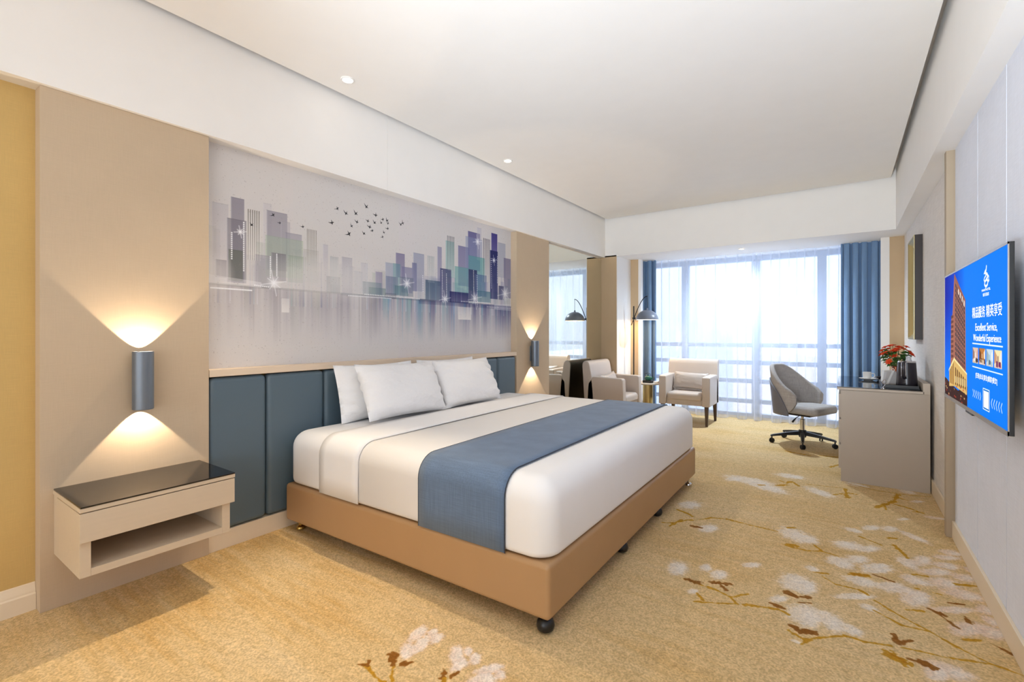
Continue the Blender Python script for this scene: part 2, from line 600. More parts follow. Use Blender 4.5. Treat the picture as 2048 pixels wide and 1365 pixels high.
M_RECTS=[(1.305,1.398,1.613,2.088,(186,182,190),0.4),(1.413,1.493,1.611,2.143,(132,127,140),0.65),(1.391,1.506,1.611,2.008,(116,112,124),0.5),(1.398,1.485,1.621,1.815,(92,98,86),0.5),(1.613,1.670,1.775,2.150,(198,193,198),0.4),(1.636,1.777,1.714,2.107,(144,140,152),0.6),(1.731,1.798,1.790,2.054,(172,168,176),0.4),(1.761,1.883,1.750,1.982,(150,147,162),0.5),(1.627,1.893,1.672,1.941,(166,190,160),0.35),(1.560,1.667,1.591,1.805,(160,155,168),0.45),(1.667,1.768,1.645,1.831,(122,117,128),0.5),(1.326,1.388,1.635,1.743,(124,119,128),0.5),(1.780,1.893,1.644,1.829,(146,162,146),0.4),(1.893,2.013,1.654,1.887,(190,190,186),0.4),(2.048,2.090,1.576,1.944,(190,187,196),0.5),(2.105,2.178,1.593,1.863,(185,188,190),0.45),(2.207,2.300,1.588,1.873,(168,165,178),0.6),(2.076,2.192,1.593,1.714,(134,138,146),0.45),(2.268,2.312,1.603,1.809,(165,163,175),0.4),(2.379,2.445,1.625,1.850,(186,183,194),0.5),(2.315,2.396,1.608,1.776,(178,180,190),0.45),(2.522,2.592,1.607,1.793,(146,138,170),0.65),(2.396,2.583,1.603,1.703,(112,132,145),0.55),(2.624,2.710,1.614,1.881,(146,156,182),0.5),(2.735,2.835,1.769,1.976,(124,118,152),0.7),(2.705,2.786,1.619,1.883,(100,146,160),0.5),(2.796,2.925,1.642,1.866,(122,122,160),0.55),(2.935,3.067,1.667,2.005,(152,156,180),0.65),(2.919,2.976,1.663,1.914,(110,114,155),0.6),(2.628,2.757,1.616,1.768,(110,120,150),0.5),(2.777,2.935,1.612,1.776,(105,118,140),0.45),(3.238,3.296,1.734,2.103,(132,130,165),0.6),(3.082,3.284,1.600,1.778,(66,88,116),0.65),(3.350,3.472,1.829,2.178,(120,176,176),0.45),(3.273,3.428,1.593,1.905,(62,66,110),0.65),(3.528,3.698,1.762,2.157,(100,98,148),0.6),(3.677,3.873,1.934,2.326,(86,82,138),0.7),(3.639,3.908,1.827,2.269,(134,146,182),0.45),(3.822,3.896,2.050,2.388,(188,186,202),0.5),(3.685,3.951,1.724,2.081,(84,160,158),0.5),(4.065,4.173,2.101,2.373,(64,58,130),0.85),(4.041,4.180,1.661,2.184,(36,42,98),0.85),(4.180,4.325,1.908,2.290,(156,161,182),0.6),(4.292,4.429,1.685,2.132,(100,96,134),0.55),(3.685,3.822,1.614,1.940,(42,44,92),0.7),(3.794,3.981,1.675,1.901,(80,100,152),0.5),(3.477,3.685,1.673,1.947,(98,166,165),0.5),(3.403,3.685,1.586,1.696,(34,34,92),0.7),(4.195,4.292,1.659,1.812,(50,54,96),0.6),(3.822,4.056,1.615,1.733,(60,110,130),0.5),(2.720,2.874,1.615,1.697,(80,120,130),0.45),(2.454,2.628,1.599,1.662,(90,120,125),0.4)]
M_STRIPES=[(1.511,1.593,1.764,2.088,6,(84,80,70),0.75),(1.919,2.000,1.704,2.034,7,(96,94,80),0.7),(3.108,3.197,1.757,2.002,6,(98,124,136),0.6),(3.367,3.477,1.896,2.229,6,(44,52,62),0.75),(3.922,4.047,1.828,2.295,5,(40,36,60),0.85),(2.105,2.170,1.657,1.862,5,(176,178,184),0.6),(1.696,1.713,1.668,1.829,2,(70,66,74),0.6),(1.792,1.919,1.670,1.832,8,(150,165,145),0.4)]
M_BIRDS=[(2.119,2.113,0.015),(2.167,2.228,0.012),(2.241,2.210,0.014),(2.330,2.228,0.015),(2.430,2.302,0.015),(2.522,2.251,0.014),(2.341,2.162,0.012),(2.292,2.123,0.011),(2.444,2.189,0.012),(2.511,2.190,0.013),(2.578,2.202,0.010),(2.595,2.230,0.011),(2.639,2.233,0.013),(2.648,2.209,0.010),(2.646,2.164,0.011),(2.462,2.145,0.014),(2.489,2.119,0.011),(2.407,2.084,0.012),(2.267,2.054,0.017),(2.606,2.127,0.010),(2.592,2.085,0.010),(2.788,2.226,0.012),(2.811,2.244,0.012),(1.538,1.992,0.010),(1.678,2.081,0.011),(1.723,2.037,0.008),(1.889,2.042,0.010)]
M_DOTS=[(1.300,1.569,1.538,1.569,26),(1.560,1.604,1.649,1.600,8),(2.268,1.582,2.682,1.584,30),(2.420,1.602,3.008,1.598,36),(3.579,1.608,4.026,1.614,20),(3.996,1.572,4.429,1.571,16),(1.418,1.919,1.418,1.758,14),(1.490,1.996,1.490,1.691,26),(1.661,1.800,1.661,1.663,12),(1.704,1.823,1.704,1.679,14),(3.301,1.883,3.308,1.591,20),(3.360,1.857,3.365,1.610,16),(3.766,1.933,3.772,1.633,20),(3.822,1.885,3.828,1.565,18),(4.062,2.094,4.068,1.779,16),(4.173,2.127,4.173,1.844,16),(3.050,1.810,3.054,1.671,10)]
M_STARS=[(1.684,1.629,0.046),(2.861,1.724,0.045),(3.341,1.617,0.043),(3.788,1.648,0.060),(3.830,2.240,0.039),(4.318,1.731,0.077),(1.469,1.933,0.020),(4.111,2.082,0.030)]
M_WRECTS=[(1.737,1.792,1.435,1.530),(3.528,3.725,1.426,1.552)]
C_BRANCH=[(0,0.011,[-1.024,3.246,-0.966,3.275,-0.893,3.387,-0.827,3.434,-0.770,3.524,-0.676,3.561,-0.526,3.543,-0.363,3.531]),(0,0.012,[-1.002,3.540,-0.927,3.515,-0.884,3.479]),(0,0.014,[-0.962,3.218,-0.926,3.364]),(1,0.018,[-0.845,3.300,-0.783,3.305]),(0,0.010,[-0.318,3.340,-0.259,3.323,-0.179,3.323,-0.113,3.363,-0.032,3.345]),(0,0.009,[-0.155,3.438,-0.113,3.369]),(0,0.019,[-0.276,3.343,-0.247,3.357]),(0,0.009,[-0.697,2.568,-0.616,2.558,-0.530,2.551,-0.461,2.524,-0.423,2.479]),(0,0.008,[-0.423,2.479,-0.496,2.432,-0.592,2.385]),(0,0.008,[-0.453,2.529,-0.395,2.602]),(0,0.008,[-0.603,2.467,-0.565,2.420]),(0,0.009,[-0.395,2.489,-0.324,2.519,-0.253,2.540,-0.216,2.523]),(1,0.019,[-0.688,2.574,-0.624,2.571]),(1,0.021,[-0.567,2.616,-0.501,2.639]),(1,0.017,[-0.526,2.622,-0.494,2.580]),(1,0.016,[-0.294,2.580,-0.236,2.562]),(0,0.009,[-0.205,2.387,-0.141,2.352,-0.088,2.405,0.001,2.483,0.068,2.483,0.153,2.512]),(0,0.010,[-0.149,2.311,-0.127,2.354]),(1,0.018,[-0.197,2.431,-0.159,2.411,-0.106,2.432]),(1,0.019,[-0.235,2.736,-0.195,2.711,-0.148,2.743]),(1,0.010,[-0.183,2.661,-0.133,2.688]),(0,0.012,[-0.137,3.044,-0.076,3.069]),(0,0.008,[-0.101,3.020,-0.040,2.962,0.057,2.967,0.095,2.935]),(0,0.028,[0.022,3.131,0.094,3.162]),(0,0.008,[0.117,2.894,0.192,2.815,0.299,2.732,0.376,2.661,0.469,2.600,0.554,2.582]),(0,0.008,[0.112,2.787,0.206,2.717,0.299,2.729]),(0,0.009,[0.191,2.524,0.254,2.539,0.326,2.547,0.469,2.600]),(1,0.018,[0.170,2.610,0.182,2.571]),(1,0.014,[0.181,2.554,0.232,2.606]),(0,0.026,[0.152,2.446,0.195,2.414]),(1,0.017,[0.204,2.452,0.246,2.457,0.279,2.443]),(1,0.010,[0.121,3.200,0.208,3.164]),(0,0.016,[0.249,3.711,0.295,3.545]),(0,0.011,[0.077,3.742,0.186,3.667]),(0,0.018,[0.223,3.820,0.272,3.844]),(1,0.010,[0.323,2.953,0.359,2.913,0.407,2.833]),(1,0.017,[0.348,2.933,0.374,2.923]),(1,0.015,[0.449,2.967,0.455,2.917]),(0,0.012,[0.412,2.739,0.472,2.777]),(1,0.011,[0.500,2.770,0.554,2.728]),(0,0.020,[-0.466,4.750,-0.410,4.698,-0.388,4.779]),(0,0.019,[-0.472,4.591,-0.406,4.650]),(0,0.015,[-0.365,4.774,-0.322,4.677]),(0,0.008,[-0.272,4.775,0.001,4.825]),(0,0.018,[0.001,4.813,0.014,4.566]),(0,0.017,[-0.075,4.586,0.014,4.693]),(0,0.016,[0.014,4.705,0.072,4.700]),(0,0.013,[-0.596,4.517,-0.562,4.540]),(0,0.008,[-0.026,5.012,0.223,4.909,0.445,4.923,0.556,4.973]),(0,0.017,[0.190,4.437,0.307,4.667,0.346,4.881]),(0,0.013,[0.303,4.599,0.390,4.553,0.459,4.486]),(0,0.014,[0.340,4.795,0.395,4.755]),(0,0.013,[0.240,4.520,0.248,4.416]),(0,0.016,[0.405,4.480,0.462,4.511]),(0,0.013,[-0.312,3.635,-0.275,3.661]),(0,0.012,[0.470,3.319,0.559,3.355]),(0,0.012,[0.300,3.321,0.354,3.341]),(0,0.010,[0.288,3.147,0.304,3.151]),(0,0.011,[0.359,3.146,0.391,3.143]),(1,0.011,[0.407,3.071,0.465,3.092]),(0,0.008,[0.232,2.880,0.298,2.911]),(0,0.019,[-0.118,5.503,-0.048,5.658]),(0,0.021,[-0.528,5.967,-0.394,5.930,-0.301,5.895]),(0,0.021,[-0.215,5.955,-0.059,5.991]),(1,0.016,[-1.506,1.285,-1.480,1.282,-1.449,1.256]),(1,0.022,[-1.487,1.291,-1.455,1.265]),(1,0.014,[-1.420,1.269,-1.410,1.290,-1.397,1.306]),(0,0.014,[-1.433,1.241,-1.407,1.214,-1.357,1.171]),(0,0.012,[-1.530,1.193,-1.498,1.182,-1.450,1.171,-1.404,1.170,-1.366,1.165]),(1,0.008,[-1.558,1.176,-1.528,1.194]),(1,0.012,[-1.539,1.213,-1.520,1.193]),(1,0.019,[-1.260,1.343,-1.241,1.318]),(1,0.012,[-1.217,1.338,-1.211,1.367]),(0,0.015,[-1.228,1.315,-1.205,1.277])]
C_PETAL=[(-0.753,2.660,0.044,0.031,0.020,-0.070,0.00),(-0.629,2.760,0.026,0.019,0.009,-0.041,0.00),(-0.555,2.722,0.034,0.024,0.010,-0.048,0.00),(-0.266,3.540,0.084,-0.039,-0.003,-0.096,0.00),(-0.189,3.504,0.051,0.006,0.000,-0.061,0.00),(-0.215,2.869,0.068,0.021,0.002,-0.083,0.00),(-0.162,2.843,0.041,0.009,-0.001,-0.076,0.00),(-0.740,3.328,0.048,0.033,0.013,-0.060,0.00),(-0.954,3.699,0.066,0.046,0.019,-0.075,0.00),(-0.427,2.941,0.036,0.025,0.004,-0.030,0.00),(0.020,3.552,0.067,0.008,-0.004,-0.066,0.00),(0.116,3.561,0.048,0.034,-0.002,-0.051,0.00),(0.144,3.955,0.048,0.033,-0.002,-0.047,0.00),(0.244,4.005,0.039,0.015,-0.004,-0.048,0.09),(0.043,3.838,0.046,-0.003,-0.002,-0.035,0.00),(0.364,3.927,0.065,-0.059,-0.007,-0.037,0.27),(-0.018,3.257,0.058,-0.017,-0.006,-0.067,0.00),(0.056,3.363,0.054,0.023,-0.002,-0.053,0.00),(0.149,3.274,0.071,0.050,-0.002,-0.048,0.00),(0.143,3.327,0.062,0.044,-0.001,-0.033,0.00),(-0.148,3.084,0.030,-0.010,-0.002,-0.031,0.00),(0.075,3.079,0.073,-0.005,-0.005,-0.050,0.00),(0.196,3.094,0.060,0.027,-0.005,-0.058,0.10),(0.249,3.093,0.060,0.005,-0.005,-0.034,0.20),(0.040,2.882,0.075,0.052,-0.000,-0.030,0.00),(0.288,3.030,0.059,0.027,-0.010,-0.081,0.29),(0.288,3.471,0.039,-0.048,-0.013,-0.058,0.21),(0.359,3.548,0.044,0.030,-0.007,-0.073,0.32),(0.407,3.429,0.066,0.036,-0.007,-0.051,0.43),(0.462,3.551,0.057,0.007,-0.007,-0.042,0.50),(0.422,3.298,0.056,0.016,-0.011,-0.068,0.49),(0.301,3.254,0.058,-0.019,-0.009,-0.047,0.27),(0.516,3.436,0.046,0.007,-0.010,-0.050,0.63),(0.517,3.775,0.051,0.004,-0.008,-0.044,0.54),(0.479,3.680,0.053,0.022,-0.006,-0.039,0.50),(0.481,3.207,0.070,0.005,-0.011,-0.054,0.63),(0.419,3.007,0.077,0.043,-0.006,-0.038,0.56),(0.441,2.852,0.057,0.028,-0.012,-0.065,0.66),(0.518,2.873,0.043,-0.001,-0.014,-0.054,0.70),(-0.146,2.561,0.070,0.004,-0.005,-0.095,0.00),(-0.050,2.570,0.050,-0.034,-0.012,-0.063,0.00),(0.021,2.551,0.038,-0.010,-0.005,-0.035,0.00),(-0.685,4.599,0.176,-0.010,0.010,-0.098,0.00),(-0.536,4.488,0.154,-0.058,0.005,-0.091,0.00),(-0.402,4.953,0.105,0.005,0.003,-0.068,0.00),(-0.169,4.591,0.101,-0.067,-0.003,-0.073,0.00),(0.069,4.996,0.079,-0.024,-0.003,-0.045,0.00),(0.417,5.016,0.048,-0.007,-0.006,-0.049,0.21),(0.454,4.770,0.037,0.026,-0.003,-0.033,0.29),(0.324,2.454,0.063,-0.003,-0.012,-0.050,0.51),(0.287,2.414,0.034,0.011,-0.011,-0.057,0.43),(0.091,2.801,0.034,-0.013,-0.005,-0.028,0.00),(-0.264,2.642,0.035,0.025,0.003,-0.031,0.00),(-0.624,2.474,0.022,0.016,0.006,-0.022,0.00),(-0.167,2.318,0.020,-0.002,-0.001,-0.012,0.00),(0.538,2.985,0.025,-0.020,-0.010,-0.033,0.70),(0.525,4.424,0.060,0.007,-0.004,-0.028,0.43),(0.334,4.268,0.033,0.023,-0.002,-0.027,0.19),(-0.803,4.568,0.056,0.040,0.010,-0.054,0.00),(0.566,3.558,0.026,-0.017,-0.007,-0.029,0.69),(0.539,3.095,0.029,-0.013,-0.012,-0.044,0.70),(-0.009,3.563,0.048,0.005,-0.002,-0.034,0.00),(-1.463,1.344,0.032,-0.003,0.015,-0.040,0.75),(-1.509,1.443,-0.003,0.055,0.030,-0.011,0.75),(-1.461,1.488,0.003,0.025,0.019,-0.010,0.75),(-1.419,1.466,0.007,0.032,0.021,-0.011,0.75),(-1.446,1.401,-0.008,0.047,0.031,-0.008,0.75),(-1.280,1.437,0.029,0.007,0.026,-0.043,0.75),(-1.256,1.481,0.014,0.010,0.016,-0.019,0.75),(-1.206,1.467,0.005,0.023,0.026,-0.015,0.75),(-1.232,1.395,0.008,0.037,0.021,-0.011,0.75),(-1.123,1.446,0.034,0.043,0.018,-0.017,0.75),(-1.070,1.450,0.019,0.008,0.011,-0.020,0.75),(-1.109,1.392,0.036,0.041,0.022,-0.021,0.75)]
# ------------------------------------------------------------------ carpet print
rng = np.random.default_rng(7)
cv = Canvas(-3.2, 0.7, -2.65, 8.35, 400, (217, 187, 137))
H_, W_ = cv.H, cv.W
n1 = smooth_noise(H_, W_, 260, rng, 0.35)
n2 = smooth_noise(H_, W_, 120, rng, 0.12)
n3 = smooth_noise(H_, W_, 40, rng, 0.10)
n4 = smooth_noise(H_, W_, 150, rng, 1.0)
n5 = smooth_noise(H_, W_, 2, rng)
n6 = smooth_noise(H_, W_, 8, rng)
left = np.clip((-1.2 - (cv.u0 + (np.arange(W_) + .5) / cv.k)) / 1.2, 0, 1)[None, :]
st = (0.45 * n1 + 0.30 * n2 + 0.18 * n3) * (0.55 + 0.75 * left) + 0.25 * n4
gold = np.array((196, 150, 82), np.float32) / 255
pale = np.array((224, 202, 164), np.float32) / 255
full = (slice(0, H_), slice(0, W_))
cv.blend(full, np.clip(st * 1.5 - 0.05, 0, 1) * 0.50, gold * 255)
cv.blend(full, np.clip(-st * 1.5 - 0.05, 0, 1) * 0.60, pale * 255)
cv.blend(full, np.clip(n5 * .9 + n6 * .2, 0, 1) * 0.20, (236, 212, 170))
cv.blend(full, np.clip(-n5 * .9 - n6 * .2, 0, 1) * 0.20, (172, 132, 80))
pile = smooth_noise(H_, W_, 5, rng)
pile2 = smooth_noise(H_, W_, 16, rng)
edge = pile * 0.7 + pile2 * 0.5
for cx, cy, ax, ay, bx_, by_, pk in C_PETAL:
    col = np.array((236, 226, 214)) * (1 - pk * .5) + np.array((232, 198, 180)) * pk * .5
    halo = np.array((222, 178, 150)) * pk + np.array((226, 204, 172)) * (1 - pk)
    cv.ellipse((cx, cy), (ax * 1.22, ay * 1.22), (bx_ * 1.22, by_ * 1.22), halo, 0.42, soft=0.8, noise=edge)
    if pk > .72:
        col = np.array((240, 228, 220))
    cv.ellipse((cx, cy), (ax, ay), (bx_, by_), col, 0.92 if pk > .72 else 0.80, soft=0.55, noise=edge)
    cv.ellipse((cx - ax * .15, cy - ay * .15), (ax * .75, ay * .75), (bx_ * .5, by_ * .5), halo, 0.25 if pk > .72 else 0.40, soft=1.0, noise=edge)
    cv.ellipse((cx + ax * .3, cy + ay * .3), (ax * .5, ay * .5), (bx_ * .45, by_ * .45), (238, 230, 220), 0.55, soft=0.9, noise=edge)
rb_ = random.Random(3)
for kind, ww, flat in C_BRANCH:
    pts = list(zip(flat[0::2], flat[1::2]))
    # densify with a slight wander, thick and thin like a brush stroke
    fine = []
    for a_, b_ in zip(pts, pts[1:]):
        n_ = max(2, int(math.hypot(b_[0] - a_[0], b_[1] - a_[1]) / .05))
        for q_ in range(n_):
            fine.append((a_[0] + (b_[0] - a_[0]) * q_ / n_, a_[1] + (b_[1] - a_[1]) * q_ / n_))
    fine.append(pts[-1])
    col = ((188, 138, 40), (140, 90, 36))[kind]
    ww *= 1.35
    for a_, b_ in zip(fine, fine[1:]):
        f_ = rb_.uniform(.6, 1.45)
        cv.line([a_, b_], ww * f_, col, 0.92, soft=2.0, noise=edge)
    if ww > 0.03:
        for a_, b_ in zip(fine, fine[1:]):
            cv.line([(a_[0] + ww * .1, a_[1] + ww * .1), (b_[0] + ww * .1, b_[1] + ww * .1)], ww * .4, ((172, 112, 26), (196, 146, 62))[kind], 0.6, soft=3.0, noise=edge)
# pile grain also runs through the woven flowers
cv.a *= (1 + 0.085 * n5 + 0.02 * n6)[..., None]
carpet_im = cv.image('carpet_print')
M['carpet'] = print_mat('floral_wool_carpet', carpet_im, rough=0.95, bump=0.8, bscale=300, weave=0.12, wscale=340, spec=0.1)

# ------------------------------------------------------------------ mural print
rng = np.random.default_rng(11)
rnd = random.Random(5)
mv = Canvas(1.25, 4.44, 1.06, 2.45, 480, (216, 211, 208))
H_, W_ = mv.H, mv.W
full = (slice(0, H_), slice(0, W_))
UU = (mv.u0 + (np.arange(W_) + .5) / mv.k)[None, :]
VV = (mv.v0 + (np.arange(H_) + .5) / mv.k)[:, None]
right = np.clip((UU - 1.25) / 3.19, 0, 1)
mv.blend(full, np.clip((2.45 - VV) / 1.0, 0, 1) * 0 + 0.35 * right + 0 * VV, (208, 208, 217))
# reflection of the skyline in water: veil of grey fading down, streaked
streak = smooth_noise(4, W_, 9, rng)[1:2, :] * .5 + smooth_noise(4, W_, 34, rng)[1:2, :] * .6
fade = np.clip((VV - 1.20) / 0.38, 0, 1) ** 1.3 * (VV < 1.592)
fade = fade * np.clip(0.55 + 0.5 * streak, 0.1, 1)
wl = (np.array((168, 160, 164)) * 1.0)
wr = np.array((88, 90, 134))
mv.a += ((wl / 255 * (1 - right[..., None]) + wr / 255 * right[..., None]) - mv.a) * np.clip(fade * (0.60 + 0.60 * right), 0, .92)[..., None].astype(np.float32)
for k in range(150):
    u = 1.27 + 3.15 * rnd.random() ** 0.8
    f_ = (u - 1.25) / 3.19
    wd = rnd.choice((.004, .008, .014, .03, .06))
    h_ = rnd.uniform(.12, .42)
    c_ = rnd.choice([(120, 118, 150), (150, 150, 172), (110, 160, 176), (200, 200, 214), (90, 92, 140), (130, 170, 170), (96, 150, 200)]) if f_ > .4 else rnd.choice([(176, 170, 176), (196, 190, 190), (160, 156, 160), (206, 202, 200), (180, 184, 172)])
    mv.rect(u, u + wd, 1.59 - h_, 1.595, c_, rnd.uniform(.25, .6), top=1.0, bottom=0.0)
# haze of the city
for k in range(110):
    u = 1.27 + 3.1 * rnd.random()
    f_ = (u - 1.25) / 3.19
    hh = (.42 - abs(f_ - .45) * -.3) * rnd.uniform(.25, .75)
    c_ = rnd.choice([(150, 150, 182), (130, 160, 172), (176, 178, 196)]) if f_ > .45 else rnd.choice([(188, 186, 188), (176, 184, 172), (196, 192, 196)])
    mv.rect(u, u + rnd.uniform(.03, .12), 1.59, 1.60 + hh * (.6 + .5 * abs(f_ - .5)), c_, rnd.uniform(.2, .45), top=1.0, bottom=.35)
for y0, y1, z0, z1, c_, al in M_RECTS:
    mv.rect(y0, y1, max(z0, 1.59), z1, c_, min(1, al * 1.15), top=1.0, bottom=0.72)
    mv.rect(y0, y0 + .006, max(z0, 1.59), z1, (250, 250, 255), al * .25)
    mv.rect(y0, y1, z1 - .004, z1, tuple(v * .7 for v in c_), al * .35)
for y0, y1, z0, z1, n_, c_, al in M_STRIPES:
    for k in range(n_):
        y = y0 + (y1 - y0) * (k + .3) / n_
        mv.rect(y, y + (y1 - y0) / n_ * .38, z0, z1, c_, al, top=1.0, bottom=.25)
        mv.rect(y + (y1 - y0) / n_ * .4, y + (y1 - y0) / n_ * .8, z0, z1 - .02, (246, 246, 240), al * .45, top=.6, bottom=1.0)
for k in range(110):
    u = 1.27 + 3.15 * rnd.random()
    z1 = rnd.uniform(1.62, 1.95)
    mv.rect(u, u + rnd.choice((.004, .006, .012)), 1.48, z1, rnd.choice([(240, 240, 250), (150, 200, 205), (225, 228, 238), (100, 110, 160)]), rnd.uniform(.1, .3), top=.2, bottom=1.0)
mv.rect(3.0, 4.44, 1.555, 1.60, (40, 44, 92), .45, top=1, bottom=.4)
mv.rect(1.25, 2.2, 1.585, 1.60, (120, 118, 118), .4, top=1, bottom=.4)
mv.rect(2.2, 3.2, 1.58, 1.60, (84, 96, 112), .5, top=1, bottom=.4)
mv.ellipse((2.02, 1.68), (.30, 0), (0, .13), (226, 222, 218), .55, soft=.9)
mv.ellipse((1.30, 1.66), (.10, 0), (0, .10), (226, 222, 220), .5, soft=.9)
mv.ellipse((2.35, 1.72), (.18, 0), (0, .16), (226, 224, 222), .45, soft=.9)
for k in range(9):
    mv.line([(1.26, 1.60 + k * .006), (1.60, 1.592 + k * .004)], .004, (236, 234, 236), .5)
    mv.line([(4.12, 1.60 - k * .006), (4.43, 1.612 - k * .008)], .004, (244, 244, 250), .6)
    mv.line([(2.62, 1.585 + k * .005), (2.74, 1.585 + k * .005)], .003, (70, 78, 96), .5)
for y0, z0, y1, z1, n_ in M_DOTS:
    for k in range(n_):
        f_ = k / (n_ - 1)
        y, z = y0 + (y1 - y0) * f_, z0 + (z1 - z0) * f_
        mv.rect(y - .0045, y + .0045, z - .0045, z + .0045, (250, 250, 252), .9)
for y0, y1, z0, z1 in M_WRECTS:
    mv.rect(y0, y1, z0, z1, (236, 232, 228), .92, top=.55, bottom=1.0)
for y, z, s_ in M_STARS:
    mv.ellipse((y, z), (s_ * 1.1, 0), (0, s_ * 1.1), (252, 252, 255), .75, soft=1.2, shade=(1.1, -1.0))
    for a_ in range(8):
        L_ = s_ * (1.9 if a_ % 2 == 0 else 1.1)
        mv.line([(y, z), (y + L_ * math.cos(a_ * PI / 4 + .2), z + L_ * math.sin(a_ * PI / 4 + .2))], .005, (252, 252, 255), .7, soft=2.5)
for i_, (y, z, s_) in enumerate(M_BIRDS):
    s_ *= 1.25
    rr = rnd.uniform(-.9, .9)

    def rot(p):
        return (y + s_ * (p[0] * math.cos(rr) - p[1] * math.sin(rr)), z + s_ * (p[0] * math.sin(rr) + p[1] * math.cos(rr)))
    mv.poly([rot(p) for p in ((-1.5, .9), (-.5, .35), (.1, .25), (.5, 1.2), (.55, .2), (1.3, -.1), (.5, -.25), (.0, -.9), (-.2, -.2), (-.7, .1))], (42, 42, 46), .9)
# flecks of the printed paper
for k in range(5200):
    u, v = 1.26 + 3.17 * rng.random(), 1.07 + 1.37 * rng.random()
    s_ = rng.choice((.0022, .003, .0045))
    mv.rect(u, u + s_, v, v + s_, (150, 142, 138), .6 * rng.random())
mural_im = mv.image('mural_print')
M['mural'] = print_mat('printed_mural_paper', mural_im, rough=0.8, weave=0.03, wscale=420)

# ------------------------------------------------------------------ screen picture of the television
tvc = Canvas(0, 1.35, 0, 0.70, 520, (0, 122, 248))
H_, W_ = tvc.H, tvc.W
full = (slice(0, H_), slice(0, W_))
S_ = ((np.arange(W_) + .5) / W_)[None, :]
T_ = ((np.arange(H_) + .5) / H_)[:, None]
tvc.blend(full, np.clip(1 - S_ / .42, 0, 1) ** .8 * np.clip(T_ * 1.5 - .25, 0, 1) * .95, (14, 16, 150))


def st2(s, t_):
    return (s * 1.35, t_ * .70)


def tpoly(pts, col, al=1.0):
    tvc.poly([st2(*p) for p in pts], col, al)


tpoly([(.0, .16), (.06, .15), (.12, .13), (.3, .10), (.47, .16), (.47, 0), (0, 0)], (60, 34, 30))
tpoly([(.135, .14), (.15, .62), (.185, .68), (.223, .984), (.223, .14)], (166, 104, 84))
tpoly([(.223, .984), (.438, .761), (.448, .10), (.223, .14)], (150, 92, 76))
for r_ in range(16):
    b0, b1 = .33 + r_ * .0385, .33 + r_ * .0385 + .027
    for c_ in range(7):
        a0, a1 = .10 + c_ * .125, .10 + c_ * .125 + .085

        def q(a, b):
            tt = .984 - .223 * a
            return (.223 + .217 * a, .30 - .05 * a + (tt - .30 + .05 * a) * (b - .30) / .69)
        tpoly([q(a0, b0), q(a1, b0), q(a1, b1), q(a0, b1)], (38, 34, 44) if (r_ % 4) else (92, 62, 60))
    tpoly([(.15, b0), (.205, b0 + .01), (.205, b1), (.15, b1)], (96, 58, 50), .8 if b1 < .7 else 0)
for k in range(8):
    a = .08 + k * .125
    tvc.line([st2(.223 + .217 * a, .32), st2(.223 + .217 * a, .95 - .223 * a)], .004, (206, 170, 150), .8)
for k, (a_, b_) in enumerate(((.30, .86), (.335, .83), (.37, .80), (.405, .765))):
    tpoly([(a_, b_), (a_ + .018, b_ - .015), (a_ + .018, b_ - .055), (a_, b_ - .04)], (236, 220, 205))
tpoly([(.11, .22), (.225, .335), (.465, .25), (.465, .10), (.225, .12), (.11, .10)], (216, 178, 104))
tpoly([(.225, .335), (.465, .25), (.465, .238), (.225, .318)], (250, 226, 160))
tpoly([(.10, .235), (.225, .345), (.225, .325), (.10, .218)], (250, 226, 160))
for k in range(6):
    s0 = .24 + k * .037
    tpoly([(s0, .27 - k * .012), (s0 + .022, .262 - k * .012), (s0 + .022, .13), (s0, .135)], (120, 84, 44))
    tvc.rect(*[st2(s0 + .002, 0)[0], st2(s0 + .012, 0)[0], st2(0, .15)[1], st2(0, .20)[1]], (255, 240, 190), .9)
for k in range(3):
    s0 = .125 + k * .033
    tpoly([(s0, .235 + k * .025), (s0 + .02, .25 + k * .025), (s0 + .02, .13), (s0, .13)], (150, 106, 52))
for k in range(40):
    s0 = rng.random() * .46
    t0 = .02 + rng.random() * .11
    tvc.rect(*[st2(s0, 0)[0], st2(s0 + .02, 0)[0], st2(0, t0)[1], st2(0, t0 + .012)[1]], [(190, 60, 40), (240, 190, 120), (30, 24, 26), (110, 70, 50)][k % 4], .75)
# emblem: a rearing, flame-tailed creature in white strokes
WH = (250, 252, 255)


def tl(pts, wd, col=WH, al=1.0):
    tvc.line([st2(*p) for p in pts], wd, col, al, soft=1.0)


tl([(.752, .925), (.748, .905), (.732, .895), (.745, .885), (.762, .878), (.768, .862), (.752, .848)], .013)
tl([(.735, .893), (.722, .888)], .008)
tl([(.752, .848), (.732, .838), (.728, .82), (.745, .806), (.765, .815), (.772, .835), (.757, .848)], .011)
tl([(.768, .872), (.782, .86), (.778, .842)], .008)
tl([(.745, .872), (.728, .862), (.72, .85), (.728, .842)], .008)
tl([(.745, .806), (.743, .795)], .009)
tl([(.775, .832), (.785, .838)], .008)
